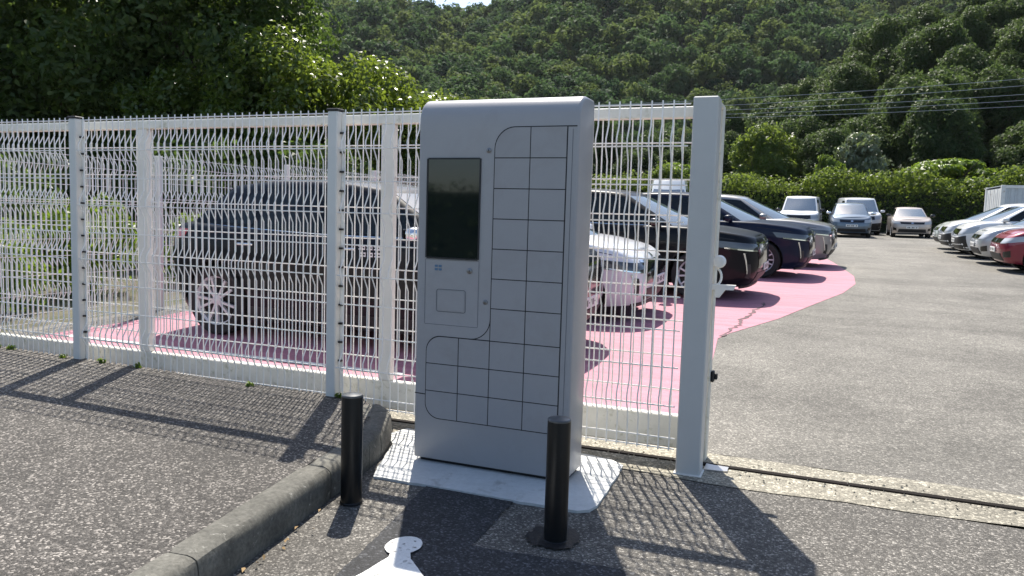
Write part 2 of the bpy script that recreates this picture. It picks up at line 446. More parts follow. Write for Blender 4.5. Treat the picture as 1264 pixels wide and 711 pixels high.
# newer, darker asphalt in front of the cabinet
def poly_sheet(name, poly, z, mat, kind='structure', smooth=False):
    o = link(name, mesh(name, [(x, y, z) for x, y in poly], [tuple(range(len(poly)))], mat)); 
    if kind: o['kind'] = kind
    return o
def rough_poly(pts, step, amp, seed):
    r = random.Random(seed); out = []
    for (xa, ya), (xb, yb) in zip(pts, pts[1:] + pts[:1]):
        n = max(1, int(math.hypot(xb - xa, yb - ya) / step))
        for k in range(n): out.append((xa + (xb - xa) * k / n + r.uniform(-amp, amp), ya + (yb - ya) * k / n + r.uniform(-amp, amp)))
    return out
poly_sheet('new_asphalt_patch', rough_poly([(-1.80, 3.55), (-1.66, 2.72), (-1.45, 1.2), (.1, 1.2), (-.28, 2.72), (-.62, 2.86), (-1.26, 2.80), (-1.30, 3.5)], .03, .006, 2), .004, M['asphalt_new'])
poly_sheet('tar_patch', rough_poly([(-1.09, 2.99), (-1.08, 3.09), (-1.03, 3.14), (-.92, 3.14), (-.87, 3.08), (-.875, 2.96), (-.93, 2.90), (-1.03, 2.91)], .014, .012, 4), .008, M['tar'])

# white figure painted on the asphalt
def figure():
    b = MB(); n = 28; z = .012
    cx, cy = -1.503, 2.668
    arc = [(cx + .072 * cos(radians(-35 + 295 * k / n)), cy + .090 * sin(radians(-35 + 295 * k / n))) for k in range(n + 1)]
    body = [(-1.502, 2.55), (-1.521, 2.385), (-1.575, 2.12), (-1.66, 1.9), (-1.62, 1.4), (-1.1, 1.4), (-1.02, 2.0), (-1.06, 2.20), (-1.14, 2.30), (-1.323, 2.484), (-1.415, 2.57)]
    out = rough_poly(arc + body, .02, .0012, 8)
    b.add([(x, y, z) for x, y in out], [tuple(range(len(out)))])
    return b
figure().build('pedestrian_marking', M['road_white'])['kind'] = 'structure'

# raised pavement with its kerb stones
KP = [(-1.40, -1.5), (-1.625, 0.0), (-1.78, 1.0), (-1.93, 2.0), (-2.083, 3.0)]
KE = [(-2.115, 3.25), (-2.155, 3.45), (-2.20, 3.64), (-2.265, 3.84), (-2.36, 4.02), (-2.50, 4.15)]
def pav_z(x, y):
    t = min(1, max(0, (y - 2.4) / 1.7)); t = t * t * (3 - 2 * t)
    return .153 + .012 * t * 1.0 + .012 * max(0., min(5., -2.25 - x)) * (.35 + .65 * t)
pv = empty('raised_pavement', (0, 0, 0)); pv['kind'] = 'structure'
inner = [(x - .125, y) for x, y in KP] + [(x - .125, y - .01) for x, y in KE[:-1]] + [(-2.66, 4.17)]
def pav():
    V, F = [], []
    ys = sorted(set(frange(-1.5, 4.17, 40)))
    xi = np.interp(ys, [p[1] for p in inner], [p[0] for p in inner])
    n = 12
    for y, xr in zip(ys, xi):
        for i in range(n + 1):
            t = i / n; x = xr + (-12 - xr) * t ** 1.6
            V.append((x, y, pav_z(x, y)))
    for j in range(len(ys) - 1):
        for i in range(n):
            k = j * (n + 1) + i; F.append((k, k + n + 1, k + n + 2, k + 1))
    k0 = (len(ys) - 1) * (n + 1)                       # back edge going down
    base = len(V)
    for i in range(n + 1): V.append((V[k0 + i][0], 4.172, -.02))
    for i in range(n): F.append((k0 + i, base + i, base + i + 1, k0 + i + 1))
    o = link('pavement_surface', mesh('pavement_surface', V, F, M['asphalt'], smooth='all'), pv)
pav()
def kerb_stone(p0, p1, w0=.13, seed=0, z1a=.156, z1b=.156):
    r = random.Random(seed)
    p0, p1 = Vector((*p0, 0)), Vector((*p1, 0)); d = (p1 - p0).normalized(); n = Vector((-d.y, d.x, 0))   # n points to the pavement
    p0 = p0 + d * .003; p1 = p1 - d * .003
    prof = [(.004, -.05), (.0, .06), (.004, .118), (.012, .138), (.028, .150), (.05, .1545), (w0, .156), (w0, -.05)]
    V, F = [], []; m = max(3, int((p1 - p0).length / .08))
    for i in range(m + 1):
        p = p0 + (p1 - p0) * i / m
        e = .004 if i in (0, m) else 0
        zz = z1a + (z1b - z1a) * i / m - .156
        for a, h in prof:
            j = r.uniform(-.0022, .0022)
            V.append(p + n * (a + j + (e if a < .03 else 0)) + Vector((0, 0, h + (zz if h > .1 else 0) + r.uniform(-.0018, .0018) - (e if h > .13 else 0))))
    k = len(prof)
    for i in range(m):
        for q in range(k):
            q2 = (q + 1) % k; F.append((i * k + q, i * k + q2, (i + 1) * k + q2, (i + 1) * k + q))
    F += [tuple(range(k))[::-1], tuple(m * k + q for q in range(k))]
    F = [f[::-1] for f in F]
    link('kerb_stone', mesh('kerb_stone', V, F, M['kerb'], smooth=30), pv)
kp = KP + KE
for i in range(len(KP) - 1): kerb_stone(KP[i], KP[i + 1], seed=i)
kerb_stone(KP[-1], KE[1], seed=20); 
kerb_stone(KE[1], KE[2], .14, 21, .156, .160); kerb_stone(KE[2], KE[3], .15, 22, .16, .165); kerb_stone(KE[3], KE[4], .16, 23, .165, .17); kerb_stone(KE[4], KE[5], .17, 24, .17, .172)

# pale concrete pad of the cabinet
def pad():
    pts = [(-2.06, 3.33), (-2.14, 3.52), (-2.26, 3.86), (-2.40, 4.03), (-2.36, 4.20), (-1.14, 4.20), (-1.02, 4.17), (-.945, 4.11), (-.93, 4.0), (-.905, 3.45), (-.92, 3.38), (-.97, 3.345), (-1.20, 3.335), (-1.6, 3.34)]
    pts = rough_poly(pts[::-1], .05, .004, 11)
    pts = pts[::-1]
    pts = pts[::-1]
    a = sum(x0 * y1 - x1 * y0 for (x0, y0), (x1, y1) in zip(pts, pts[1:] + pts[:1]))
    if a < 0: pts = pts[::-1]
    b = MB(); b.prism(pts, -.02, .012)
    return b
tag(pad().build('concrete_pad', M['pad']), 'pale concrete pad under the grey locker cabinet', 'concrete pad')

# ------------------------------------------------------------------ locker cabinet
KX0, KX1, KY, KYB, KZ1 = -2.012, -1.125, 3.66, 3.915, 1.972
def cabinet():
    t = empty('locker_cabinet', ((KX0 + KX1) / 2, (KY + KYB) / 2, .012), 0, 'tall grey parcel locker cabinet with rounded top, dark screen and square doors', 'locker cabinet')
    ox, oy, oz = t.location
    L_ = lambda V: [(x - ox, y - oy, z - oz) for x, y, z in V]
    # shell: side profile swept along x, front face left open where the fascia sits
    prof = [(KY + .004, .034), (KY, .042)] + [(KY, z) for z in (.5, 1.0, 1.5, 1.82)]
    R = .115
    for k in range(1, 11):
        a = pi / 2 * k / 10; prof.append((KY + R - R * cos(a), KZ1 - R + R * sin(a)))
    prof += [(KYB - .02, KZ1), (KYB - .006, KZ1 - .006), (KYB, KZ1 - .02), (KYB, .034)]
    xs = [(KX0, .012), (KX0 + .003, .004), (KX0 + .010, 0), (KX0 + .016, 0), (KX0 + .3, 0), (KX1 - .3, 0), (KX1 - .016, 0), (KX1 - .010, 0), (KX1 - .003, .004), (KX1, .012)]
    cy, cz = (KY + KYB) / 2, 1.0
    V, F = [], []
    for x, ins in xs:
        for y, z in prof:
            yy = y + (ins if y < cy else -ins); zz = z - (ins if z > 1.85 else (-ins if z < .1 else 0))
            V.append((x, yy, zz))
    k = len(prof)
    for i in range(len(xs) - 1):
        for q in range(k):
            q2 = (q + 1) % k; F.append((i * k + q, (i + 1) * k + q, (i + 1) * k + q2, i * k + q2))
    F += [tuple(range(k)), tuple((len(xs) - 1) * k + q for q in range(k))[::-1]]
    F = [f[::-1] for f in F]
    link('shell', mesh('shell', L_(V), F, M['kiosk'], smooth=40), t)
    b = MB(); b.box(KX0 + .03 - ox, KX1 - .02 - ox, KY + .03 - oy, KYB - .02 - oy, -.004, .03)
    b.build('plinth', M['kiosk_dark'], t)
    # a thin black gasket board behind the doors, showing as the joints
    YF = KY - .0015
    def plate(poly, y0, y1, name, mat, parent=t):
        V = [(x - ox, y0 - oy, z - oz) for x, z in poly] + [(x - ox, y1 - oy, z - oz) for x, z in poly]
        n = len(poly); F = [tuple(range(n)), tuple(range(n, 2 * n))[::-1]]
        for i in range(n): j = (i + 1) % n; F.append((j, i, n + i, n + j))
        me = mesh(name, V, F, mat)
        return link(name, me, parent)
    def rounded(x0, x1, z0, z1, r=(0, 0, 0, 0), n=8):
        """corners: bottom-left, bottom-right, top-right, top-left"""
        P = []
        for (cx, cz, a0), rr in zip(((x0, z0, pi), (x1, z0, 1.5 * pi), (x1, z1, 0), (x0, z1, .5 * pi)), r):
            if rr <= 0: P.append((cx, cz)); continue
            ccx = cx + (rr if cx == x0 else -rr); ccz = cz + (rr if cz == z0 else -rr)
            for k in range(n + 1): a = a0 + pi / 2 * k / n; P.append((ccx + rr * cos(a), ccz + rr * sin(a)))
        return P
    ZT, ZM, ZB = 1.814, .712, .262
    XA, XB, XC, XD, XE = -1.944, -1.752, -1.572, -1.378, -1.186
    J = .0028
    # gasket: inverted L with rounded corners
    plate(rounded(XC - J, XE + J, ZM - .02, ZT + J, (0, 0, 0, .11)), YF, YF + .001, 'gasket', M['kiosk_dark'])
    plate(rounded(XA - J, XC + .02, ZB - J, ZM + J, (.085, 0, 0, .085)), YF + .0002, YF + .0012, 'gasket', M['kiosk_dark'])
    plate([(XC + .02, ZB - J), (XE + J, ZB - J), (XE + J, ZM - .02), (XC + .02, ZM - .02)], YF + .0001, YF + .0011, 'gasket', M['kiosk_dark'])
    plate([(XE + J, ZT - J), (KX1 - .012, ZT - J), (KX1 - .012, ZT + J), (XE + J, ZT + J)], YF, YF + .001, 'gasket', M['kiosk_dark'])
    plate([(KX0 + .002, .388), (XA - J, .386), (XA - J, .391), (KX0 + .002, .393)], YF, YF + .001, 'gasket', M['kiosk_dark'])
    # inner fillet line from the tall block to the low one
    fil = [];  r = .11
    for k in range(9): a = -pi / 2 * k / 8; fil.append((XC - J - r + r * cos(a), ZM + J + r + r * sin(a)))
    fo = [(x + .0045 * cos(-pi / 2 * k / 8), z + .0045 * sin(-pi / 2 * k / 8)) for k, (x, z) in enumerate(fil)]
    for k in range(8):
        pass
    b = MB()
    V = [(x - ox, YF - oy, z - oz) for x, z in fil] + [(x - ox, YF - oy, z - oz) for x, z in fo]
    link('gasket', mesh('gasket', V, [(k, 9 + k, 10 + k, k + 1) for k in range(8)], M['kiosk_dark']), t)
    rows = [ZT - (ZT - ZB) * i / 10 for i in range(11)]
    rows[7] = ZM
    rows[8], rows[9] = ZM - (ZM - ZB) / 3, ZM - 2 * (ZM - ZB) / 3
    g = .0025
    rng = random.Random(5)
    def door(x0, x1, z0, z1, r=(0, 0, 0, 0)):
        d = rng.uniform(0, .0008)
        o = plate(rounded(x0 + g, x1 - g, z0 + g, z1 - g, r, 10), YF - .0022 - d, YF + .0004, 'locker_door', M['kiosk_door'])
    for i in range(10):
        for c, (x0, x1) in enumerate(((XC, XD), (XD, XE))):
            door(x0, x1, rows[i + 1], rows[i], (0, 0, 0, .108 if (i == 0 and c == 0) else 0))
    for i in range(3):
        for c, (x0, x1) in enumerate(((XA, XB), (XB, XC))):
            door(x0, x1, rows[8 + i], rows[7 + i], (.083 if (c == 0 and i == 2) else 0, 0, 0, .083 if (c == 0 and i == 0) else 0))
    # screen with its bezel
    sx0, sx1, sz0, sz1 = -1.956, -1.650, 1.133, 1.656
    b = MB()
    for x0, x1, z0, z1 in ((sx0 - .004, sx0 + .004, sz0, sz1), (sx1 - .004, sx1 + .004, sz0, sz1)):
        b.box(x0 - ox, x1 - ox, YF - .004 - oy, YF - oy, z0 - oz, z1 - oz)
    for z0, z1 in ((sz0 - .004, sz0 + .004), (sz1 - .004, sz1 + .004)):
        b.box(sx0 + .004 - ox, sx1 - .004 - ox, YF - .0038 - oy, YF - oy, z0 - oz, z1 - oz)
    b.build('screen_frame', M['black_plastic'], t)
    plate(rounded(sx0 + .004, sx1 - .004, sz0 + .004, sz1 - .004), YF - .0015, YF, 'screen', M['screen'])
    # control panel under the screen: thin outline, card reader recess, slot hatch
    def outline(x0, x1, z0, z1, w, name, mat, r=0):
        a = rounded(x0, x1, z0, z1, (r,) * 4); c = rounded(x0 + w, x1 - w, z0 + w, z1 - w, (max(r - w, 0),) * 4)
        n = len(a)
        V = [(x - ox, YF - .0006 - oy, z - oz) for x, z in a + c]
        link(name, mesh(name, V, [(i, (i + 1) % n, n + (i + 1) % n, n + i) for i in range(n)], mat), t)
    M['kiosk_line'] = pbsdf('kiosk_joint', (.10, .11, .13), .6)
    outline(sx0 - .004, sx1 + .006, .775, 1.126, .002, 'control_panel_joint', M['kiosk_line'], .006)
    outline(-1.890, -1.716, .846, .968, .0026, 'hatch_frame', M['kiosk_line'], .014)
    plate(rounded(-1.882, -1.724, .854, .960, (.010,) * 4), YF - .0014, YF, 'hatch', M['kiosk'])
    for zz in (1.066, 1.084):
        for xx in (-1.903, -1.880):
            plate(rounded(xx, xx + .018, zz, zz + .012, (.003,) * 4, 3), YF - .001, YF, 'reader_symbol', M['symbol_blue'])
    plate([(-1.945, 1.036), (-1.88, 1.036), (-1.88, 1.039), (-1.945, 1.039)], YF - .0008, YF, 'slot', M['kiosk'])
    def lock(x, z, r=.013):
        b = MB(); b.lathe([(r, 0), (r, -.003), (r * .8, -.005), (0.0001, -.005)], 20, 'y', (x - ox, YF - oy, z - oz)); o = b.build('lock', M['lock_metal'], t, True)
        k = MB(); k.box(x - .0018 - ox, x + .0018 - ox, YF - .0062 - oy, YF - .005 - oy, z - .006 - oz, z + .006 - oz); k.build('key_slot', M['kiosk_dark'], o)
    lock(-1.605, 1.697); lock(-1.603, .914); lock(-1.698, 1.072, .015)
    # seam where the side cover meets the front
    b = MB(); b.box(KX1 - .0335 - ox, KX1 - .032 - ox, YF - .0004 - oy, YF + .001 - oy, .07 - oz, 1.80 - oz)
    b.build('side_cover_joint', M['kiosk_line'], t)
cabinet()

# ------------------------------------------------------------------ bollards
def bollard(x, y, h, label, r=.0495):
    t = empty('bollard', (x, y, 0), 0, label, 'bollard', 'black steel bollards in front of the cabinet')
    b = MB(); b.lathe([(r + .004, 0), (r + .004, .006), (r, .010), (r, h - .012), (r * .99, h - .009)], 40); b.build('post', M['bollard'], t, 30)
    b = MB(); b.lathe([(r * 1.01, h - .010), (r * 1.01, h - .004), (r * .95, h), (r * .6, h + .004), (0.0002, h + .006)], 40); b.build('cap', M['bollard_cap'], t, 30)
bollard(-1.975, 2.998, .518, 'black steel bollard beside the kerb stones, in the sun')
bollard(-.966, 3.008, .528, 'black steel bollard on the tar patch in front of the cabinet corner')

# ------------------------------------------------------------------ white mesh fence, gate and portal
AZ = [1.757, 1.556, 1.360, 1.158, .963, .777, .574, .371]
FOLDS = (1.757, 1.360, .963, .371)
def fold(z):
    d = 0.
    for f in FOLDS:
        lo, hi = f - .075, f + .115
        if f - .002 <= z <= f + .042: w = 1
        elif lo < z < f: w = (z - lo) / (f - lo)
        elif f + .04 < z < hi: w = (hi - z) / (hi - f - .04)
        else: w = 0
        d = max(d, w)
    return -.042 * d
ZS = sorted({.118, .2, 1.95, 2.0} | {f + e for f in FOLDS for e in (-.075, -.002, .042, .115)})
def panel_mesh(name, x0, x1, mat, bent=True, zlo=.118, zhi=2.0, pitch=.058, r=.0043, lines=None, ends=(0, 0)):
    """verticals folded at four heights plus horizontals, as one welded mesh; local y = 0"""
    b = MB(); n = int(round((x1 - x0) / pitch)); p = (x1 - x0) / n
    zs = [z for z in ZS if zlo <= z <= zhi] if bent else [zlo, zhi]
    if zs[0] > zlo: zs = [zlo] + zs
    if zs[-1] < zhi: zs = zs + [zhi]
    for i in range(n):
        x = x0 + p * (i + .5)
        b.tube([(x, fold(z) if bent else 0, z) for z in zs], r, 5)
    for z in lines:
        y = (fold(z + .001) if bent else 0) + r * 1.5
        b.tube([(x0 - ends[0], y, z), (x1 + ends[1], y, z)], r, 5)
    return b.mesh(name, mat, 60)
def fence_post(x, y, z0, h, w=.07, d=.07):
    pass
YA = 4.14
fixed = empty('mesh_fence', (-3.5, YA, 0), 0, 'long white folded-wire mesh fence with square posts behind the grey cabinet', 'fence')
for x0, x1 in ((-7.46, -5.225), (-5.10, -2.935), (-2.83, -.672)):
    link('wire_panel', panel_mesh('wire_panel', x0, x1, M['fence_white'], lines=AZ + [1.980, .185, .128]), fixed, (3.5, 0, 0))['kind'] = 'stuff'
for x in (-7.5, -5.165, -2.886):
    b = MB(); b.box(x - .036 + 3.5, x + .036 + 3.5, -.02, .05, -.05, 1.992, .006); po = b.build('post', M['post_white'], fixed)
    b = MB(); b.box(x - .041 + 3.5, x + .041 + 3.5, -.025, .055, 1.9925, 2.008, .004); b.build('post_cap', M['black_plastic'], po)
    b = MB()
    for k in range(13): b.box(x + .0365 + 3.5, x + .062 + 3.5, .012, .030, .40 + k * .121, .412 + k * .121)
    b.build('clips', M['black_plastic'], po)['kind'] = 'stuff'
    b = MB(); b.box(x + .038 + 3.5, x + .062 + 3.5, .031, .040, .2, 1.98); b.build('clip_rail', M['fence_white'], po)

YG = 4.355
gate = empty('sliding_gate', (-3.8, YG, 0), 0, 'white sliding gate with solid top and bottom beams, slid open behind the mesh fence', 'gate')
gx = lambda a: a + 3.8
b = MB(); b.box(gx(-7.4), gx(-.545), -.03, .03, 1.932, 1.994, .005); b.build('top_beam', M['beam_white'], gate)
b = MB(); b.box(gx(-7.4), gx(-.545), -.03, .03, .082, .268, .006); b.build('bottom_beam', M['beam_white'], gate)
for x in (-7.35, -4.705, -2.61, -.60):
    b = MB(); b.box(gx(x - .046), gx(x + .046), -.028, .028, .2685, 1.9315, .005); b.build('upright', M['post_white'], gate)
BZ = [1.80, 1.597, 1.398, 1.196, .998, .804, .605, .410]
for x0, x1 in ((-7.3, -4.755), (-4.655, -2.66), (-2.56, -.65)):
    link('infill_wires', panel_mesh('infill_wires', gx(x0), gx(x1), M['fence_white'], False, .266, 1.934, lines=BZ), gate)['kind'] = 'stuff'
# latch hardware on the free end of the gate
b = MB(); b.lathe([(.0001, 0), (.03, .004), (.036, .02), (.036, .05), (.028, .062), (.0001, .066)], 20, 'y', (gx(-.512), -.02, 1.150)); b.build('guide_roller', M['fence_white'], gate, True)
pts = [(gx(-.525) + .028 * sin(a), .02, 1.065 + .045 * cos(a)) for a in [pi * k / 10 for k in range(11)]]
b = MB(); b.tube(pts, .007, 8); b.build('pull_ring', M['fence_white'], gate, True)
b = MB(); b.prism([(0, 0), (.13, 0), (.118, -.028), (.075, -.028), (.045, -.072), (.022, -.072), (.022, -.03), (0, -.03)][::-1], 0, .03)
me = b.mesh('catch_hook', M['fence_white']); o = link('catch_hook', me, gate, (gx(-.545), .02, 1.025)); o.rotation_euler = (pi / 2, 0, 0)

# portal post that guides the gate
pt = empty('portal_post', (-.592, 4.12, 0), 0, 'tall white box-section gate post standing at the edge of the entrance', 'gate post')
b = MB(); b.box(-.065, .065, 0, .125, -.02, 2.013, .006); b.build('front_post', M['portal_white'], pt)
b = MB(); b.box(-.055, .055, .315, .395, -.02, 2.012, .006); b.build('rear_post', M['beam_white'], pt)
b = MB(); b.box(-.055, .055, .1255, .3145, 1.985, 2.012, .004); b.build('top_plate', M['beam_white'], pt)
b = MB(); b.box(.0565, .075, .33, .38, .455, .52, .006); b.box(.075, .092, .345, .37, .47, .505, .004); b.build('lock_case', M['black_plastic'], pt)
b = MB(); b.box(-.075, .075, -.012, .13, -.01, .009, .002); b.build('base_plate', M['post_white'], pt)
b = MB(); b.prism(rough_poly([(.07, .12), (.20, .14), (.19, .22), (.07, .23)], .04, .004, 3), 0, .012); b.build('floor_plate', M['metal'], pt)

# second fence running away along the far side of the car park
XF = -7.72
f2 = empty('boundary_fence', (XF, 4.8, 0), 0, 'white mesh fence running away along the edge of the pink bays behind the black car', 'fence')
pm = panel_mesh('wire_panel', 0, 2.43, M['fence_white'], zlo=.06, zhi=1.9, lines=[z for z in AZ if z < 1.9] + [1.88, .17, .07], r=.0038)
pb = MB(); pb.box(-.035, .035, -.035, .035, -.1, 1.93, .005); pmesh = pb.mesh('post', M['post_white'])
for k in range(8):
    y = 4.85 + 2.5 * k
    o = link('wire_panel', pm, f2, (0, .035 + y - 4.8, terr(0, y + 1.2))); o.rotation_euler = (0, 0, pi / 2); o['kind'] = 'stuff'
for k in range(9):
    y = 4.85 + 2.5 * k
    link('post', pmesh, f2, (0, y - 4.8, terr(0, y)))

# ------------------------------------------------------------------ cars
def catmull(P, n=12):
    P = [np.array(p, float) for p in P]; out = []
    for i in range(len(P) - 1):
        p0 = P[i - 1] if i else 2 * P[0] - P[1]
        p3 = P[i + 2] if i + 2 < len(P) else 2 * P[-1] - P[-2]
        p1, p2 = P[i], P[i + 1]
        for k in range(n):
            t = k / n
            out.append(.5 * (2 * p1 + (p2 - p0) * t + (2 * p0 - 5 * p1 + 4 * p2 - p3) * t * t + (3 * p1 - p0 - 3 * p2 + p3) * t ** 3))
    out.append(P[-1]); return np.array(out)
def smooth01(t): t = np.clip(t, 0, 1); return t * t * (3 - 2 * t)

class Car:
    """local frame: u runs from the nose (0) to the tail (L); blender x = L/2-u, y = v, z up"""
    def __init__(s, name, label, group, P, loc, rz):
        s.P = P; s.L, s.W = P['L'], P['W']
        s.root = empty(name, loc, rz, label, P.get('cat', 'car'), group)
        s.paint = P['paint']; s.res = P.get('res', 1.0)
        hw = s.W / 2; f = P.get('front_round', (.05, .16, .42))
        s.out = catmull([(0, 0), (f[0] * .25, hw * .45), (f[0], hw * .72), (f[1], hw * .90), (f[2], hw * .975), (f[2] + .45, hw), (s.L * .5, hw), (s.L - .75, hw * .995), (s.L - .28, hw * .95), (s.L - .09, hw * .80), (s.L - .02, hw * .45), (s.L, 0)], 14)
        d = np.r_[0, np.cumsum(np.hypot(*np.diff(s.out, axis=0).T))]; s.arc = d; s.A = d[-1]
        tg = np.gradient(s.out, axis=0); nn = np.c_[-tg[:, 1], tg[:, 0]]; nn /= np.linalg.norm(nn, axis=1)[:, None]
        s.nrm = np.c_[-np.abs(nn[:, 0]) * np.sign(s.L / 2 - s.out[:, 0]), np.abs(nn[:, 1])]
        s.deckp = np.array(P['deck']); s.zbp = np.array(P.get('zb', [(0, .24), (.6, .19), (s.L - .6, .2), (s.L, .32)]))
        s.nosep = np.array(P.get('nose', [(0, .10), (.25, .02), (.5, 0), (.75, .02), (1, .16)]))
        s.tailp = np.array(P.get('tail', [(0, .16), (.3, .03), (.6, 0), (1, .10)]))
        s.sidep = np.array(P.get('side', [(0, .93), (.1, .965), (.35, .985), (.62, 1.0), (.8, .985), (1, .955)]))
        s.R = P.get('R', .07)
    def deck(s, u): return np.interp(u, s.dk[:, 0], s.dk[:, 1]) if hasattr(s, 'dk') else s._dk(u)
    def _dk(s, u):
        s.dk = catmull(s.deckp, 10); return np.interp(u, s.dk[:, 0], s.dk[:, 1])
    def wall(s, a, t):
        """a: signed distance round the outline from the nose centre; t: 0 sill .. 1 shoulder"""
        a, t = np.broadcast_arrays(np.asarray(a, float), np.asarray(t, float))
        aa = np.clip(np.abs(a), 0, s.A)
        U = np.interp(aa, s.arc, s.out[:, 0]); V = np.interp(aa, s.arc, s.out[:, 1])
        nu = np.interp(aa, s.arc, s.nrm[:, 0]); nv = np.interp(aa, s.arc, s.nrm[:, 1])
        wf = 1 - smooth01(U / .75); wr = 1 - smooth01((s.L - U) / .75)
        u = U + np.interp(t, s.nosep[:, 0], s.nosep[:, 1]) * wf - np.interp(t, s.tailp[:, 0], s.tailp[:, 1]) * wr
        zb = np.interp(u, s.zbp[:, 0], s.zbp[:, 1]); z = zb + t * (s.deck(u) - zb)
        v = V * np.interp(t, s.sidep[:, 0], s.sidep[:, 1])
        t0 = 1 - s.R / .6; q = np.clip((t - t0) / (1 - t0), 0, 1); ins = s.R * (1 - np.sqrt(1 - q * q))
        u = u - nu * ins; v = np.maximum(v - nv * ins, 0)
        return np.stack([s.L / 2 - u, v * np.where(a < 0, -1, 1), z], -1)
    def aF(s, v):
        i = int(len(s.out) * .6); return float(np.interp(v, s.out[:i, 1], s.arc[:i])) if v < s.out[:i, 1].max() else float(s.arc[np.argmax(s.out[:, 1])])
    def aS(s, u): return float(np.interp(u, s.out[:, 0], s.arc))
    def aR(s, v): return s.A - float(np.interp(v, s.out[::-1][:40, 1], (s.A - s.arc[::-1])[:40]))
    def tz(s, u, z):
        zb = np.interp(u, s.zbp[:, 0], s.zbp[:, 1]); return float((z - zb) / (s.deck(u) - zb))
    def grid(s, fn, A, T, name, mat, off=0., smooth='all', skirt=0.):
        """A,T arrays (same 2-D shape) -> surface patch of fn(A,T) lifted along its normal"""
        Pn = fn(A, T); e = 1e-3
        du = fn(A + e, T) - fn(A - e, T); dv = fn(A, T + e) - fn(A, T - e)
        N_ = np.cross(du, dv); N_ /= np.maximum(np.linalg.norm(N_, axis=-1, keepdims=True), 1e-9)
        c = Pn - np.array([0, 0, .6]); sg = np.sign((N_ * c).sum(-1, keepdims=True)); sg[sg == 0] = 1; N_ = N_ * sg
        V = (Pn + N_ * off).reshape(-1, 3); n, m = A.shape
        i = np.arange(n * m).reshape(n, m); F = np.stack([i[:-1, :-1], i[1:, :-1], i[1:, 1:], i[:-1, 1:]], -1).reshape(-1, 4)
        f0 = F[len(F) // 2]; fn_ = np.cross(V[f0[1]] - V[f0[0]], V[f0[2]] - V[f0[1]])
        if (fn_ * N_.reshape(-1, 3)[f0[0]]).sum() < 0: F = F[:, ::-1]
        if skirt > 0:
            ring = np.r_[i[0, :], i[1:, -1], i[-1, ::-1][1:], i[::-1, 0][1:-1]]
            b = len(V); V = np.r_[V, (Pn - N_ * skirt).reshape(-1, 3)[ring]]; k = len(ring); j = np.arange(k)
            F = np.r_[F, np.stack([ring, ring[(j + 1) % k], b + (j + 1) % k, b + j], -1)]
        me = mesh(name, V, F, mat); 
        me.polygons.foreach_set('use_smooth', np.ones(len(me.polygons), dtype=bool)); me.set_sharp_from_angle(angle=radians(45))
        return link(name, me, s.root)
    def patch(s, name, q, mat, off=.006, n=(10, 4), fn=None, skirt=.012, parent=None):
        """q: four (a,t) corners, counter-clockwise"""
        q = np.array(q, float); x = np.linspace(0, 1, n[0] + 1)[:, None, None]; y = np.linspace(0, 1, n[1] + 1)[None, :, None]
        p = (1 - y) * ((1 - x) * q[0] + x * q[1]) + y * ((1 - x) * q[3] + x * q[2])
        o = s.grid(fn or s.wall, p[..., 0], p[..., 1], name, mat, off, skirt=skirt)
        if parent is not None: o.parent = parent
        return o
    def both(s, name, q, mat, **k):
        s.patch(name, q, mat, **k); s.patch(name, [(-a, t) for a, t in q], mat, **k)
    def body(s):
        P = s.P; st = .05 / s.res
        fa = s.aF(s.W * .36)
        A = np.unique(np.r_[np.linspace(0, fa, int(fa / .07) + 2), np.arange(fa, s.A - .7, st), np.linspace(s.A - .7, s.A, 12)])
        A = np.r_[-A[:0:-1], A]
        t0 = 1 - s.R / .6
        T = np.r_[np.linspace(0, t0, int(16 * s.res) + 3), t0 + (1 - t0) * np.sin(np.linspace(0, 1, 7)[1:] * pi / 2)]
        T[-1] = 1
        G, H = np.meshgrid(A, T, indexing='ij'); V = s.wall(G, H); n, m = G.shape
        idx = np.arange(n * m).reshape(n, m); V = V.reshape(-1, 3)
        kill = np.zeros(n * m, bool)
        for uw in P['wheels']:
            cx = s.L / 2 - uw; cz = P['wr']; ra = P['wr'] + P.get('gap', .055)
            d = np.hypot(V[:, 0] - cx, V[:, 2] - cz); ins = (d < ra) & (np.abs(V[:, 1]) > s.W * .3)
            kill |= ins
            k = np.where(ins)[0]; dd = np.maximum(d[k], 1e-6)
        F = np.stack([idx[:-1, :-1], idx[1:, :-1], idx[1:, 1:], idx[:-1, 1:]], -1).reshape(-1, 4)
        allk = kill[F].all(1); anyk = kill[F].any(1) & ~allk
        F = F[~allk]
        used = np.unique(F[kill[F].any(1)]); used = used[kill[used]]
        for uw in P['wheels']:
            cx = s.L / 2 - uw; cz = P['wr']; ra = P['wr'] + P.get('gap', .055)
            d = np.hypot(V[used, 0] - cx, V[used, 2] - cz); m_ = d < ra; k = used[m_]
            sc = ra / np.maximum(d[m_], 1e-6)
            V[k, 0] = cx + (V[k, 0] - cx) * sc; V[k, 2] = cz + (V[k, 2] - cz) * sc
        # bonnet / shoulder cap towards the centre line
        E = s.wall(A, np.ones_like(A)); h = len(A) // 2
        Rr = np.linspace(0, 1, 9)[1:]; crown = P.get('crown', .045)
        rows = [idx[:, -1]]; caps = []
        half = E[h:]                                  # a >= 0
        for r in Rr:
            c = half.copy(); c[:, 1] = half[:, 1] * (1 - r)
            c[:, 2] = half[:, 2] + crown * (1 - (1 - r) ** 2) * np.clip(half[:, 1] / (s.W * .4), 0, 1)
            caps.append(c)
        Vc = []; b = len(V); k = len(half)
        for c in caps: Vc.append(c)
        for c in caps: c2 = c.copy(); c2[:, 1] *= -1; Vc.append(c2)
        V = np.r_[V, np.concatenate(Vc)]
        Fc = []
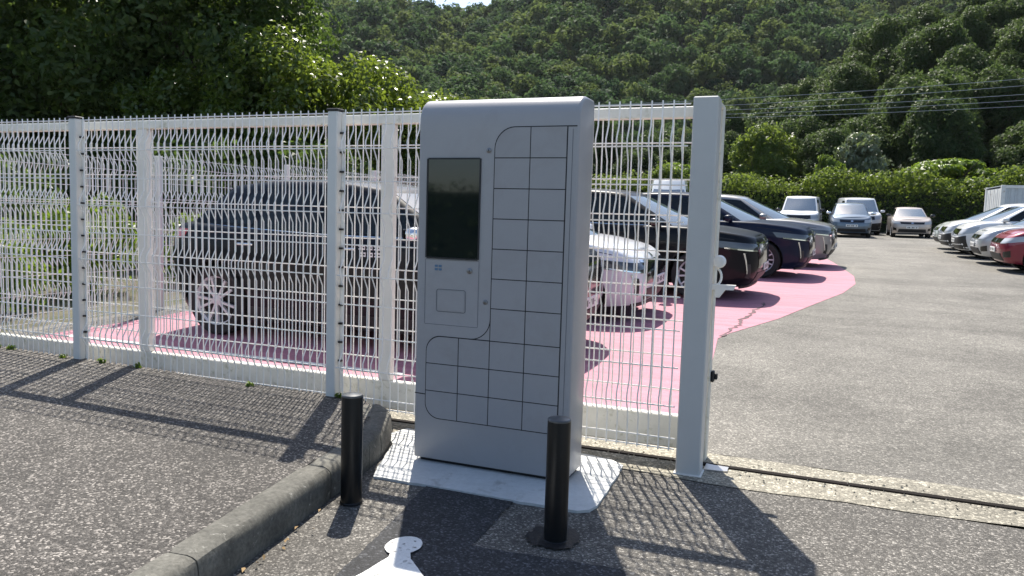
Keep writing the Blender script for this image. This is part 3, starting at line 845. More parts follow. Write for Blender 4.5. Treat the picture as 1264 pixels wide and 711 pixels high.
        for side in (0, 1):
            prev = idx[h:, -1] if side == 0 else idx[h::-1, -1]
            for j in range(len(Rr)):
                cur = b + (side * len(Rr) + j) * k + np.arange(k)
                f = np.stack([prev[:-1], prev[1:], cur[1:], cur[:-1]], -1)
                Fc.append(f if side == 0 else f[:, ::-1]); prev = cur
        F = np.r_[F] if not Fc else np.r_[F, np.concatenate(Fc)]
        me = mesh('body', V, F, s.paint)
        bm = bmesh.new(); bm.from_mesh(me)
        bmesh.ops.remove_doubles(bm, verts=bm.verts, dist=.0006)
        bmesh.ops.recalc_face_normals(bm, faces=bm.faces)
        top = max(bm.faces, key=lambda f: f.calc_center_median().z)
        if top.normal.z < 0: bmesh.ops.reverse_faces(bm, faces=bm.faces)
        bm.to_mesh(me); bm.free()
        me.polygons.foreach_set('use_smooth', np.ones(len(me.polygons), dtype=bool)); me.set_sharp_from_angle(angle=radians(50))
        link('body', me, s.root)
        # dark box inside, wheel-well liners
        b_ = MB(); wi = s.W / 2 - .30
        b_.box(-s.L / 2 + .25, s.L / 2 - .25, -wi, wi, .20, .60)
        for uw in P['wheels']:
            cx = s.L / 2 - uw; ra = P['wr'] + P.get('gap', .055) + .012
            for sd in (-1, 1):
                n_ = 14; V_ = []; F_ = []
                for i in range(n_ + 1):
                    a = pi * i / n_ - .0
                    for yy in (wi - .02, s.W / 2 - .05): V_.append((cx + ra * cos(a), sd * yy, P['wr'] + ra * sin(a)))
                for i in range(n_): F_.append((2 * i, 2 * i + 1, 2 * i + 3, 2 * i + 2))
                b_.add(V_, F_)
        b_.build('underbody', M['under'], s.root)
    # ---- greenhouse
    def cabin(s):
        P = s.P; c = P['cab']; hw = s.W / 2
        def loop(uf, bf, vf, ur, br, vr, vm):
            F_ = [(uf + bf * (k / 8) ** 2, vf * k / 8) for k in range(9)]
            S_ = [(uf + bf + (ur - br - uf - bf) * k / 16, vf + (vr - vf) * k / 16 + (vm - (vf + vr) / 2) * sin(pi * k / 16)) for k in range(17)]
            R_ = [(ur - br * (k / 8) ** 2, vr * k / 8) for k in range(8, -1, -1)]
            return np.array(F_), np.array(S_), np.array(R_)
        base = loop(*c['base']); roof = loop(*c['roof'])
        def ev(L_, p):
            p = np.abs(p); o = np.zeros(p.shape + (2,))
            for k in (0, 1):
                v0 = np.interp(np.clip(p, 0, 1), np.linspace(0, 1, 9), L_[0][:, k]); v1 = np.interp(np.clip(p - 1, 0, 1), np.linspace(0, 1, 17), L_[1][:, k]); v2 = np.interp(np.clip(p - 2, 0, 1), np.linspace(0, 1, 9), L_[2][:, k])
                o[..., k] = np.where(p <= 1, v0, np.where(p <= 2, v1, v2))
            return o
        rz = catmull(c['roofz'], 8)
        R = c.get('R', .07)
        def fn(p, t):
            p, t = np.broadcast_arrays(np.asarray(p, float), np.asarray(t, float))
            b = ev(base, p); r = ev(roof, p)
            t0 = .86; q = np.clip((t - t0) / (1 - t0), 0, 1)
            bow = np.sin(pi * np.clip(t, 0, 1)) * c.get('bow', .02)
            lin = t
            u = b[..., 0] + (r[..., 0] - b[..., 0]) * lin; v = b[..., 1] + (r[..., 1] - b[..., 1]) * lin
            side = np.clip(1 - np.abs(np.abs(p) - 1.5) * 2, 0, 1) ** .3
            v = v + bow * side * 1.0
            v = np.maximum(v - R * .5 * (1 - np.sqrt(1 - q * q)), 0)
            zb = s.deck(u) - .012 + P.get('crown', .045) * np.clip(1 - v / (s.W * .42), 0, 1) * (np.abs(p) < 1) * (1 - t)
            z = zb + (np.interp(r[..., 0], rz[:, 0], rz[:, 1]) - c.get('edge', .035) - zb) * t
            return np.stack([s.L / 2 - u, v * np.where(p < 0, -1, 1), z], -1)
        s.gh = fn
        pp = np.unique(np.r_[np.linspace(0, 1, 9), np.linspace(1, 2, 25), np.linspace(2, 3, 9)]); pp = np.r_[-pp[:0:-1], pp]
        tt = np.r_[np.linspace(0, .86, 9), .86 + .14 * np.sin(np.linspace(0, 1, 5)[1:] * pi / 2)]; tt[-1] = 1
        G, H = np.meshgrid(pp, tt, indexing='ij'); V = fn(G, H); n, m = G.shape; idx = np.arange(n * m).reshape(n, m)
        F = np.stack([idx[:-1, :-1], idx[1:, :-1], idx[1:, 1:], idx[:-1, 1:]], -1).reshape(-1, 4)
        V = V.reshape(-1, 3); h = n // 2; E = V[idx[h:, -1]]; vm = E[:, 1].max()
        Fs = [F]; Vs = [V]; nb = len(V); K = len(E); Rr = np.linspace(0, 1, 7)[1:]
        for side in (0, 1):
            prev = idx[h:, -1] if side == 0 else idx[h::-1, -1]
            for r in Rr:
                c_ = E.copy(); c_[:, 1] = E[:, 1] * (1 - r) * (1 if side == 0 else -1)
                c_[:, 2] = E[:, 2] + c.get('edge', .035) * 1.1 * (1 - (1 - r) ** 2.2) * np.clip(E[:, 1] / vm, 0, 1)
                Vs.append(c_); cur = nb + np.arange(K); nb += K
                f = np.stack([prev[:-1], prev[1:], cur[1:], cur[:-1]], -1); Fs.append(f if side == 0 else f[:, ::-1]); prev = cur
        me = mesh('roof', np.concatenate(Vs), np.concatenate(Fs), c.get('mat', s.paint))
        bm = bmesh.new(); bm.from_mesh(me); bmesh.ops.remove_doubles(bm, verts=bm.verts, dist=.0006); bmesh.ops.recalc_face_normals(bm, faces=bm.faces)
        top = max(bm.faces, key=lambda f: f.calc_center_median().z)
        if top.normal.z < 0: bmesh.ops.reverse_faces(bm, faces=bm.faces)
        bm.to_mesh(me); bm.free()
        me.polygons.foreach_set('use_smooth', np.ones(len(me.polygons), dtype=bool)); me.set_sharp_from_angle(angle=radians(50))
        link('roof', me, s.root)
        w = c.get('ws', (.92, .03, .93))
        s.patch('windscreen', [(-w[0], w[1]), (w[0], w[1]), (w[0], w[2]), (-w[0], w[2])], M['windscreen'], .004, (24, 6), fn, .01)
        if c.get('rear', True):
            r0 = c.get('rw', (2.12, .25, .9))
            o = s.patch('rear_window', [(r0[0], r0[1]), (3, r0[1]), (3, r0[2]), (r0[0], r0[2])], M['glass'], .004, (8, 4), fn, .01)
            o2 = s.patch('rear_window', [(-r0[0], r0[1]), (-3, r0[1]), (-3, r0[2]), (-r0[0], r0[2])], M['glass'], .004, (8, 4), fn, .01)
        for (a0, a1, b0, b1, t0, t1) in c['side']:       # bottom from a0 to a1, top from b0 to b1 (fractions of the side)
            q = [(1 + a0, t0), (1 + a1, t0), (1 + b1, t1), (1 + b0, t1)]
            for sg in (1, -1): s.patch('side_window', [(sg * a, t) for a, t in q], M['glass'], .005, (10, 5), fn, .01)
        if c.get('brightline'):
            a0, a1 = c['brightline']
            for sg in (1, -1): s.patch('window_trim', [(sg * (1 + a0), .0), (sg * (1 + a1), .0), (sg * (1 + a1), .035), (sg * (1 + a0), .035)], M['chrome'], .009, (14, 1), fn, .012)
    def wheels(s):
        P = s.P; r = P['wr']; w = .215; kind = P.get('rim', 'spoke')
        b = MB(); rr = r * .70
        b.lathe([(rr, -w * .46), (r * .93, -w * .5), (r * .985, -w * .40), (r, -w * .2), (r, w * .2), (r * .985, w * .40), (r * .93, w * .5), (rr, w * .46)], 40, 'y')
        tyre = b.mesh('wheel', M['tyre'], 40)
        b = MB(); ns = P.get('spokes', 5); ri = r * .69
        b.lathe([(ri * 1.02, .10), (ri * 1.02, .095), (ri * .94, .075), (ri * .93, .0)], 40, 'y')
        for k in range(ns):
            for dk in ((-.17, .17) if P.get('twin', True) else (0,)):
                a = 2 * pi * k / ns + dk * 1.0; ww = .0125 if P.get('twin', True) else .04
                a1 = 2 * pi * k / ns + dk * (1.45 if P.get('twin', True) else 1)
                p0 = (ri * .16 * cos(a), ri * .16 * sin(a)); p1 = (ri * .96 * cos(a1), ri * .96 * sin(a1))
                d = np.array(p1) - np.array(p0); d /= np.linalg.norm(d); n_ = np.array([-d[1], d[0]]) * ww
                V = [(p[0] + sgn * n_[0], y, p[1] + sgn * n_[1]) for p, y in ((p0, .088), (p1, .098)) for sgn in (-1, 1)]
                V += [(x, y - .03, z) for x, y, z in V]
                b.add(V, [(0, 1, 3, 2), (0, 2, 6, 4), (1, 5, 7, 3), (2, 3, 7, 6)])
        b.lathe([(.0001, .094), (ri * .15, .092), (ri * .22, .085), (ri * .22, .05)], 20, 'y')
        rim = b.mesh('rim', P.get('rimmat', M['rim']), 35)
        b = MB(); b.lathe([(.0001, .03), (ri * .95, .03), (ri * .95, -.06)], 28, 'y'); hub = b.mesh('brake_disc', M['rim_dark'], 35)
        for uw in P['wheels']:
            for sg in (1, -1):
                o = link('wheel', tyre, s.root, (s.L / 2 - uw, sg * (s.W / 2 - .125), r)); o.rotation_euler = (0, radians(P.get('spin', 12) + uw * 40), 0 if sg > 0 else pi)
                link('rim', rim, o); link('brake_disc', hub, o)
    def arch_trim(s, mat, wdt=.06):
        P = s.P
        for uw in P['wheels']:
            for sg in (1, -1):
                ra = P['wr'] + P.get('gap', .055); th = np.linspace(-.25, pi + .25, 26); V = []
                for i, a in enumerate(th):
                    for rad, off in ((ra - .015, -.03), (ra - .012, .012), (ra + wdt, .010), (ra + wdt + .006, -.008)):
                        u = uw - rad * cos(a); z = max(P['wr'] + rad * sin(a), .16)
                        aa = s.aS(u)
                        if u < .75 or u > s.L - .75:
                            for _ in range(6):
                                p = s.wall(aa, np.clip(s.tz(u, z), 0, 1)); aa += (u - (s.L / 2 - p[0]))
                        y = float(s.wall(aa, np.clip(s.tz(u, z), 0, 1))[1]) + off
                        V.append((s.L / 2 - u, sg * y, z))
                n = len(th); F = []
                for i in range(n - 1):
                    for k in range(3): f = (i * 4 + k, i * 4 + k + 1, (i + 1) * 4 + k + 1, (i + 1) * 4 + k); F.append(f if sg > 0 else f[::-1])
                link('wheel_arch_trim', mesh('wheel_arch_trim', V, F, mat, smooth=40), s.root)
    def sill(s, mat, z1=.34, off=.008):
        w = s.P['wheels']; r = s.P['wr'] + s.P.get('gap', .055) + .02
        u0, u1 = w[0] + r, w[1] - r
        s.both('sill_trim', [(s.aS(u0), 0.0), (s.aS(u1), 0.0), (s.aS(u1), s.tz(u1, z1)), (s.aS(u0), s.tz(u0, z1))], mat, off=off, n=(10, 3))
    def seams(s, us, z0=.36):
        for u in us:
            a = s.aS(u)
            s.both('door_seam', [(a - .004, s.tz(u, z0)), (a + .004, s.tz(u, z0)), (a + .004, .95), (a - .004, .95)], M['trim'], off=.0015, n=(1, 10), skirt=.0)
    def handles(s, us, z, mat, ln=.20):
        for u in us:
            for sg in (1, -1):
                y = float(s.wall(s.aS(u), s.tz(u, z))[1]); b = MB()
                b.box(s.L / 2 - u - ln / 2, s.L / 2 - u + ln / 2, y - .01 if sg > 0 else -y - .022, y + .022 if sg > 0 else -y + .01, z - .014, z + .014, .008)
                b.build('door_handle', mat, s.root)
    def mirrors(s, u, z, mat, size=1.0):
        for sg in (1, -1):
            y = s.W / 2 - .06
            b = MB(); n, m = 12, 8; V = []; F = []
            for i in range(m + 1):
                ph = pi * i / m
                for k in range(n):
                    th = 2 * pi * k / n
                    x_ = .085 * sin(ph) * cos(th); z_ = .07 * sin(ph) * sin(th); y_ = -.115 * cos(ph)
                    e = lambda q, p_: math.copysign(abs(q) ** p_, q)
                    V.append((s.L / 2 - u + size * (.085 * e(sin(ph), .6) * e(cos(th), .7)), sg * (y + .15 * size + size * (-.115 * e(cos(ph), .8))), z + size * .07 * e(sin(ph), .6) * e(sin(th), .7)))
            for i in range(m):
                for k in range(n):
                    f = (i * n + k, i * n + (k + 1) % n, (i + 1) * n + (k + 1) % n, (i + 1) * n + k); F.append(f if sg < 0 else f[::-1])
            b.add(V, F); o = b.build('wing_mirror', mat, s.root, 'all')
            b = MB(); x = s.L / 2 - u; b.box(x - .03, x + .04, min(sg * (y - .06), sg * (y + .08)), max(sg * (y - .06), sg * (y + .08)), z - .062, z - .035, .008); b.build('mirror_arm', M['trim'], o)
            b = MB(); b.box(x - .087 * size, x - .081 * size, min(sg * (y + .06), sg * (y + .24 * size)), max(sg * (y + .06), sg * (y + .24 * size)), z - .05 * size, z + .05 * size, .002); b.build('mirror_glass', M['glass'], o)
    def plate(s, z, back=False, w=.52, h=.11):
        t = s.tz(.1, z); p = s.wall(0., t) if not back else s.wall(s.A, s.tz(s.L - .1, z))
        b = MB(); x = float(p[0]); sgn = 1 if not back else -1
        b.box(min(x, x + sgn * .018), max(x, x + sgn * .018), -w / 2, w / 2, z - h / 2, z + h / 2, .004); o = b.build('number_plate', M['plate'], s.root)
        b = MB(); xx = x + sgn * .0192
        for k in range(7):
            y = -w * .36 + k * w * .72 / 6
            b.box(min(xx, xx - sgn * .001), max(xx, xx - sgn * .001), y - .018, y + .018, z - .030, z + .030) if k not in (2, 5) else b.box(min(xx, xx - sgn * .001), max(xx, xx - sgn * .001), y - .012, y + .012, z - .006, z + .006)
        b.build('plate_characters', M['trim'], o)
    def front(s, name, v0, v1, z0, z1, mat, off=.006, top=None, n=(12, 4)):
        """mirrored or centred patch on the nose between lateral v0..v1 and heights z0..z1 (top: optional v-range of the upper edge)"""
        tv0, tv1 = top or (v0, v1)
        t0, t1 = s.tz(.12, z0), s.tz(.12, z1)
        if v0 < 0:
            s.patch(name, [(-s.aF(-v0), t0), (s.aF(v1), t0), (s.aF(tv1), t1), (-s.aF(-tv0), t1)], mat, off=off, n=(20, n[1]))
        else:
            s.both(name, [(s.aF(v0), t0), (s.aF(v1), t0), (s.aF(tv1), t1), (s.aF(tv0), t1)], mat, off=off, n=n)
    def quad(s, name, pts, mat, off=.006, n=(12, 4), mirror=True):
        """pts: (a, z) corners; a as outline distance"""
        q = []
        for a, z in pts:
            u = float(np.interp(abs(a), s.arc, s.out[:, 0])); q.append((a, s.tz(max(u, .12) if u < s.L / 2 else min(u, s.L - .12), z)))
        (s.both if mirror else s.patch)(name, q, mat, off=off, n=n)

P_SUV = dict(L=4.70, W=1.90, wr=.36, wheels=(.93, 3.72), gap=.05,
    R=.05, crown=.035, front_round=(.07, .22, .52), deck=[(0, .915), (.06, .955), (.30, 1.0), (.7, 1.055), (1.2, 1.09), (2.4, 1.10), (3.6, 1.14), (4.3, 1.17), (4.6, 1.13), (4.70, 1.06)],
    nose=[(0, .16), (.14, .06), (.28, .015), (.5, 0), (.8, .012), (1, .06)],
    side=[(0, .93), (.12, .965), (.35, .98), (.55, .985), (.72, 1.0), (.86, .985), (1, .95)],
    cab=dict(base=(1.02, .34, .80, 4.48, .14, .76, .84), roof=(2.02, .16, .60, 4.02, .10, .57, .645),
             roofz=[(1.9, 1.585), (2.5, 1.650), (3.2, 1.655), (3.8, 1.61), (4.2, 1.56)],
             side=[(.045, .40, .035, .39, .07, .84), (.425, .70, .415, .70, .07, .84), (.725, .88, .725, .80, .10, .80)], brightline=(.03, .93)))
P_HATCH = dict(L=4.05, W=1.76, wr=.32, wheels=(.80, 3.38), gap=.045,
    deck=[(0, .78), (.12, .84), (.45, .93), (1.0, 1.0), (2.2, 1.03), (3.3, 1.07), (3.85, 1.08), (4.05, .98)],
    cab=dict(base=(.80, .34, .74, 3.92, .14, .70, .78), roof=(1.72, .16, .55, 3.62, .10, .52, .59),
             roofz=[(1.6, 1.43), (2.1, 1.485), (2.7, 1.485), (3.3, 1.44), (3.8, 1.38)],
             side=[(.05, .43, .04, .42, .07, .84), (.455, .78, .445, .78, .07, .84)]))
P_MPV = dict(L=4.25, W=1.80, wr=.32, wheels=(.80, 3.50), gap=.045,
    deck=[(0, .80), (.12, .90), (.45, 1.0), (.9, 1.06), (2.2, 1.09), (3.6, 1.11), (4.1, 1.11), (4.25, 1.0)],
    cab=dict(base=(.62, .34, .78, 4.14, .10, .76, .82), roof=(1.62, .16, .60, 3.92, .08, .60, .65),
             roofz=[(1.5, 1.55), (2.0, 1.62), (2.8, 1.64), (3.6, 1.61), (4.1, 1.56)],
             side=[(.04, .16, .03, .14, .07, .84), (.185, .50, .165, .48, .07, .86), (.525, .86, .505, .86, .07, .86)]))
P_VAN = dict(L=4.9, W=1.94, wr=.33, wheels=(.90, 3.9), gap=.05, front_round=(.06, .14, .34),
    deck=[(0, .92), (.10, 1.02), (.4, 1.12), (.8, 1.18), (2.2, 1.16), (4.0, 1.16), (4.75, 1.16), (4.9, 1.10)],
    tail=[(0, .06), (.3, .01), (1, .0)],
    cab=dict(base=(.46, .30, .86, 4.88, .05, .88, .93), roof=(1.22, .16, .72, 4.80, .05, .76, .80),
             roofz=[(1.1, 1.86), (1.6, 1.94), (2.6, 1.96), (4.0, 1.95), (5.0, 1.92)],
             side=[(.03, .24, .02, .20, .06, .80)], rear=True))

def dress(c, style, lamp=None):
    P, W, L = c.P, c.W, c.L
    lamp = lamp or M['lamp']
    hz = float(c.deck(.12))
    if style == 'suv':
        c.quad('headlight', [(c.aF(W * .33), hz - .20), (c.aS(.62), hz - .16), (c.aS(.70), hz - .06), (c.aF(W * .33), hz - .10)], lamp)
        c.front('grille', -W * .31, W * .31, .50, hz - .10, M['gloss_black'], .008, (-W * .34, W * .34))
        c.front('grille_chrome', -W * .345, W * .345, hz - .10, hz - .075, M['chrome'], .010)
        c.front('bumper_intake', -W * .30, W * .30, .27, .43, M['trim'], .008)
        c.quad('daytime_lamp', [(c.aF(W * .425), .42), (c.aF(W * .430), .42), (c.aF(W * .453), hz - .24), (c.aF(W * .446), hz - .24)], M['chrome'], .010, (2, 8))
        c.quad('side_intake', [(c.aF(W * .39), .34), (c.aF(W * .43), .36), (c.aF(W * .435), .56), (c.aF(W * .41), .56)], M['trim'], .007, (4, 6))
        c.quad('headlight_strip', [(c.aF(W * .34), hz - .215), (c.aS(.50), hz - .178), (c.aS(.50), hz - .160), (c.aF(W * .34), hz - .197)], M['chrome'], .011, (10, 1))
        c.front('badge', -.045, .045, hz - .058, hz - .022, M['chrome'], .007, n=(2, 2))
        c.both('bonnet_seam', [(c.aS(.35), .885), (c.aS(1.0), .885), (c.aS(1.0), .895), (c.aS(.35), .895)], M['trim'], off=.002, n=(10, 1), skirt=0)
        c.front('splitter', -W * .42, W * .42, .20, .245, M['trim'], .012)
        c.quad('taillight', [(c.A - .95, 1.00), (c.aS(L - .36), 1.02), (c.aS(L - .42), 1.11), (c.A - .95, 1.11)], M['red_lamp'])
    elif style in ('hatch', 'mpv'):
        c.quad('headlight', [(c.aF(W * .30), hz - .17), (c.aS(.52), hz - .12), (c.aS(.60), hz + .01), (c.aF(W * .31), hz - .07)], lamp)
        c.front('grille', -W * .28, W * .28, hz - .15, hz - .075, M['gloss_black'], .008, (-W * .31, W * .31))
        c.front('bumper_intake', -W * .36, W * .36, .27, .44, M['trim'], .008, (-W * .33, W * .33))
        c.front('badge', -.05, .05, hz - .135, hz - .085, M['chrome'], .012, n=(2, 2))
        c.both('bonnet_seam', [(c.aS(.35), .885), (c.aS(.85), .885), (c.aS(.85), .895), (c.aS(.35), .895)], M['trim'], off=.002, n=(10, 1), skirt=0)
        c.quad('fog_lamp_surround', [(c.aF(W * .38), .34), (c.aF(W * .46), .36), (c.aF(W * .46), .50), (c.aF(W * .39), .47)], M['gloss_black'], .008)
        c.quad('taillight', [(c.A - .70, .78), (c.aS(L - .22), .80), (c.aS(L - .30), 1.0), (c.A - .70, 1.0)], M['red_lamp'])
    elif style == 'van':
        c.quad('headlight', [(c.aF(W * .30), hz - .20), (c.aS(.45), hz - .16), (c.aS(.50), hz + .02), (c.aF(W * .31), hz - .06)], lamp)
        c.front('grille', -W * .30, W * .30, hz - .20, hz - .06, M['gloss_black'], .008)
        c.front('bumper', -W * .47, W * .47, .26, .64, M['trim'], .006, (-W * .46, W * .46))
        c.quad('taillight', [(c.A - .96, .9), (c.A - .88, .9), (c.A - .88, 1.1), (c.A - .96, 1.1)], M['red_lamp'], n=(2, 4))

SLOPE = math.atan(.032)
def build_car(name, label, group, base, over, style, x, y, rz, lamp=None, trim=None, arch=False, handle=None, pl=True, seams=None, mirr=None, bodyz=0.):
    P = dict(base); P.update(over); L = P['L']
    z = terr(x, y)
    c = Car(name, label, group, P, (x, y, z), rz)
    lat = SLOPE if y < 20 else math.atan(.025)
    c.root.rotation_euler = (lat * cos(rz), -lat * sin(rz), rz)
    c.body(); c.cabin(); c.wheels(); dress(c, style, lamp)
    if arch: c.arch_trim(trim or M['trim'])
    c.sill(trim or M['trim'])
    c.seams(seams or (P['wheels'][0] + .42, (P['wheels'][0] + P['wheels'][1]) / 2 + .12))
    c.handles((P['wheels'][0] + 1.22, P['wheels'][1] - .42), float(c.deck(L * .5)) - .12, handle or c.paint)
    cb = P['cab']['base']
    c.mirrors(cb[0] + cb[1] + .16, float(c.deck(1.3)) + .06, mirr or c.paint)
    if pl: c.plate(P.get('platez', .50))
    return c

G1, G2, G3 = 'cars parked in the pink bays', 'cars parked along the right side', 'vehicles parked in front of the hedge'
c = build_car('parked_car', 'big black estate-bodied car seen side-on behind the white mesh fence', G1, P_SUV,
    dict(L=4.62, paint=paint('black_blue_paint', (.004, .006, .011)), spokes=5, spin=0, res=1.2, wheels=(.95, 3.81), wr=.37, cab=dict(P_SUV['cab'], base=(.84, .36, .80, 4.40, .14, .76, .84), roof=(1.78, .16, .60, 3.92, .10, .57, .645))), 'suv', -4.36, 7.25, 0., handle=M['chrome'], mirr=M['chrome'])
# white lettering on its front door
def lettering(c, u0, z0, w, rows, seed=1):
    r = random.Random(seed); b = MB(); sg = -1
    for row in range(rows):
        u = u0
        while u < u0 + w:
            cw = r.uniform(.018, .032); z = z0 - row * .065
            y = float(c.wall(c.aS(u), c.tz(u, z))[1]) + .003
            for k in range(2):
                b.box(c.L / 2 - u - cw, c.L / 2 - u, -y - .001, -y, z + .028 * k, z + .014 + .028 * k)
            b.box(c.L / 2 - u - .008, c.L / 2 - u, -y - .0012, -y, z, z + .042)
            u += cw + .016
    b.build('door_lettering', M['white_label'], c.root)
lettering(c, 1.72, .98, .30, 2)
build_car('parked_car', 'white car with only its nose showing between cabinet and gate post', G1, P_HATCH,
    dict(L=4.3, W=1.80, paint=paint('white_paint', (.78, .78, .80), 0., .35), res=1.2, wheels=(.84, 3.45), wr=.335, deck=[(0, .78), (.12, .84), (.45, .92), (1.0, 1.00), (2.2, 1.04), (3.5, 1.08), (4.1, 1.08), (4.3, .98)]), 'suv', -4.04, 9.90, radians(-1), lamp=M['lamp_dark'])
build_car('parked_car', 'glossy black car with slim lamps, its nose just right of the gate post', G1, P_SUV,
    dict(paint=paint('gloss_black_paint', (.005, .006, .009)), spokes=6, res=1.2), 'suv', -3.12, 12.85, radians(-3), lamp=M['lamp_dark'], mirr=M['gloss_black'])
build_car('parked_car', 'dark navy car with bright multi-spoke wheel, between the black and grey cars', G1, P_SUV,
    dict(L=4.6, paint=paint('navy_paint', (.008, .014, .034)), spokes=7, spin=5, res=1.2, wheels=(.90, 3.65), wr=.365), 'suv', -2.40, 16.75, radians(-4), lamp=M['lamp_dark'])
build_car('parked_car', 'grey car with dark grille at the far end of the pink bays', G1, P_SUV,
    dict(paint=paint('grey_paint', (.30, .295, .29), .5)), 'suv', -2.0, 19.85, radians(-5), lamp=M['lamp_dark'])

whitep, silverp = paint('white_gloss_paint', (.78, .79, .79), 0.), paint('silver_paint', (.50, .52, .54), .6)
build_car('parked_car', 'dark red car at the right edge of the picture, nearest of its row', G2, P_HATCH,
    dict(L=4.15, paint=paint('red_paint', (.22, .010, .030), .3), spokes=6), 'hatch', 3.75 + 2.07, 20.9, pi, mirr=M['gloss_black'])
build_car('parked_car', 'silver car with large dark side intakes beside the red car', G2, P_HATCH,
    dict(L=4.15, paint=silverp), 'hatch', 3.74 + 2.07, 23.5, pi)
build_car('parked_car', 'white car with black lower bumper and a paper behind its side window', G2, P_MPV,
    dict(L=4.15, paint=whitep, zb=[(0, .24), (4.15, .24)]), 'van', 3.66 + 2.07, 26.2, pi)
build_car('parked_car', 'white car half hidden behind the white car with the black bumper', G2, P_MPV,
    dict(L=4.1, paint=whitep), 'van', 3.62 + 2.05, 28.7, pi)
build_car('parked_car', 'pale grey-green car at the hedge end of the right row', G2, P_HATCH,
    dict(L=4.1, paint=paint('pale_green_paint', (.42, .46, .43), .3)), 'hatch', 3.75 + 2.05, 31.3, pi)

build_car('parked_van', 'white van with black bumper facing the camera before the hedge', G3, P_VAN,
    dict(cat='van', paint=whitep, platez=.52), 'van', -1.02, 43.6, radians(-92), mirr=M['gloss_black'])
build_car('parked_car', 'slate blue people carrier with light plate facing the camera', G3, P_MPV,
    dict(paint=paint('slate_paint', (.11, .15, .20), .5), platez=.56), 'mpv', 1.24, 41.5, radians(-88), mirr=M['chrome'])
build_car('parked_van', 'pale van standing behind the slate blue people carrier', G3, P_VAN,
    dict(cat='van', L=4.2, wheels=(.85, 3.35), cab=dict(P_VAN['cab'], base=(.46, .30, .86, 4.18, .05, .88, .93), roof=(1.22, .16, .72, 4.10, .05, .76, .80), side=[(.03, .26, .02, .22, .06, .80)]), paint=paint('pale_van_paint', (.62, .64, .65), 0.)), 'van', 1.75, 46.0, radians(-84))
build_car('parked_car', 'beige hatchback standing alone in front of the hedge', G3, P_HATCH,
    dict(paint=paint('beige_paint', (.50, .44, .40), .2), W=1.78), 'hatch', 4.05, 43.6, radians(-90), mirr=M['gloss_black'])
build_car('parked_car', 'white hatchback turned aside in front of the hedge, behind the dark cars', G3, P_HATCH,
    dict(paint=paint('pearl_paint', (.66, .68, .70), .1)), 'hatch', -3.3, 41.5, radians(-55))
build_car('parked_car', 'white car behind the dark cars of which mostly the roof shows', G3, P_HATCH,
    dict(paint=whitep), 'hatch', -5.3, 42.5, radians(-35))
# tall white van seen over the dark roofs
c = build_car('delivery_van', 'tall white delivery van seen over the dark car roofs through the mesh', G3, P_VAN,
    dict(cat='van', paint=whitep, L=5.4, W=2.05, wheels=(.95, 4.3), deck=[(0, 1.0), (.10, 1.12), (.4, 1.25), (.9, 1.34), (2.2, 1.32), (4.0, 1.32), (5.2, 1.32), (5.4, 1.25)],
         cab=dict(base=(.46, .30, .90, 5.36, .05, .92, .98), roof=(1.5, .30, .70, 5.3, .05, .80, .86), roofz=[(1.2, 2.45), (1.8, 2.60), (3, 2.62), (5.5, 2.60)], side=[(.03, .24, .02, .20, .06, .62)], ws=(.92, .03, .62))), 'van', -7.1, 38.5, radians(-80))

# grey-white shipping container behind the right row
def container():
    x0, y0 = 6.8, 37.2; z0 = terr(x0, y0)
    t = empty('shipping_container', (x0, y0, z0), radians(4), 'weathered white corrugated shipping container behind the right row of cars', 'container')
    Lc, Wc, Hc = 6.06, 2.44, 2.45
    M['cont'] = speckle('container_paint', (.50, .54, .57), .12, 6, .55, 0, ((.30, .28, .26), 3, .6, .75))
    M['cont_w'] = speckle('container_frame_paint', (.70, .71, .70), .12, 6, .55, 0, ((.35, .25, .18), 4, .6, .75))
    def corr(n, length, h, amp=.036):
        V, F = [], []
        per = length / n; prof = [(0, 0), (.28, 0), (.40, 1), (.68, 1), (.82, 0)]
        xs = [(per * (k + a), amp * b) for k in range(n) for a, b in prof] + [(length, 0)]
        for x, d in xs: V += [(x, d, .16), (x, d, h - .12)]
        for i in range(len(xs) - 1): F.append((2 * i, 2 * i + 2, 2 * i + 3, 2 * i + 1))
        return MB().add(V, F)
    b = corr(22, Lc - .3, Hc); link('side_wall', b.mesh('side_wall', M['cont']), t, (.15, .02, 0))
    b = corr(22, Lc - .3, Hc); link('side_wall', b.mesh('side_wall', M['cont']), t, (.15, Wc - .06, 0))
    b = MB(); b.box(0.02, .06, .15, Wc - .15, .16, Hc - .12); b.build('door_end', M['cont_w'], t)
    for y in (.45, .95, 1.5, 2.0):
        b = MB(); b.tube([(-.02, y, .2), (-.02, y, Hc - .15)], .018, 6); b.build('lock_bar', M['cont_w'], t)
    b = MB(); b.box(0, Lc, 0.03, Wc - .03, Hc - .05, Hc - .02); b.build('roof', M['cont'], t)
    for x in (0, Lc - .15):
        for y in (0, Wc - .15):
            b = MB(); b.box(x, x + .15, y, y + .15, 0, Hc, .01); b.build('corner_post', M['cont_w'], t)
    for y in (0.0, Wc - .1):
        for z in (.02, Hc - .119):
            b = MB(); b.box(.151, Lc - .151, y, y + .1, z, z + .115); b.build('rail', M['cont_w'], t)
container()

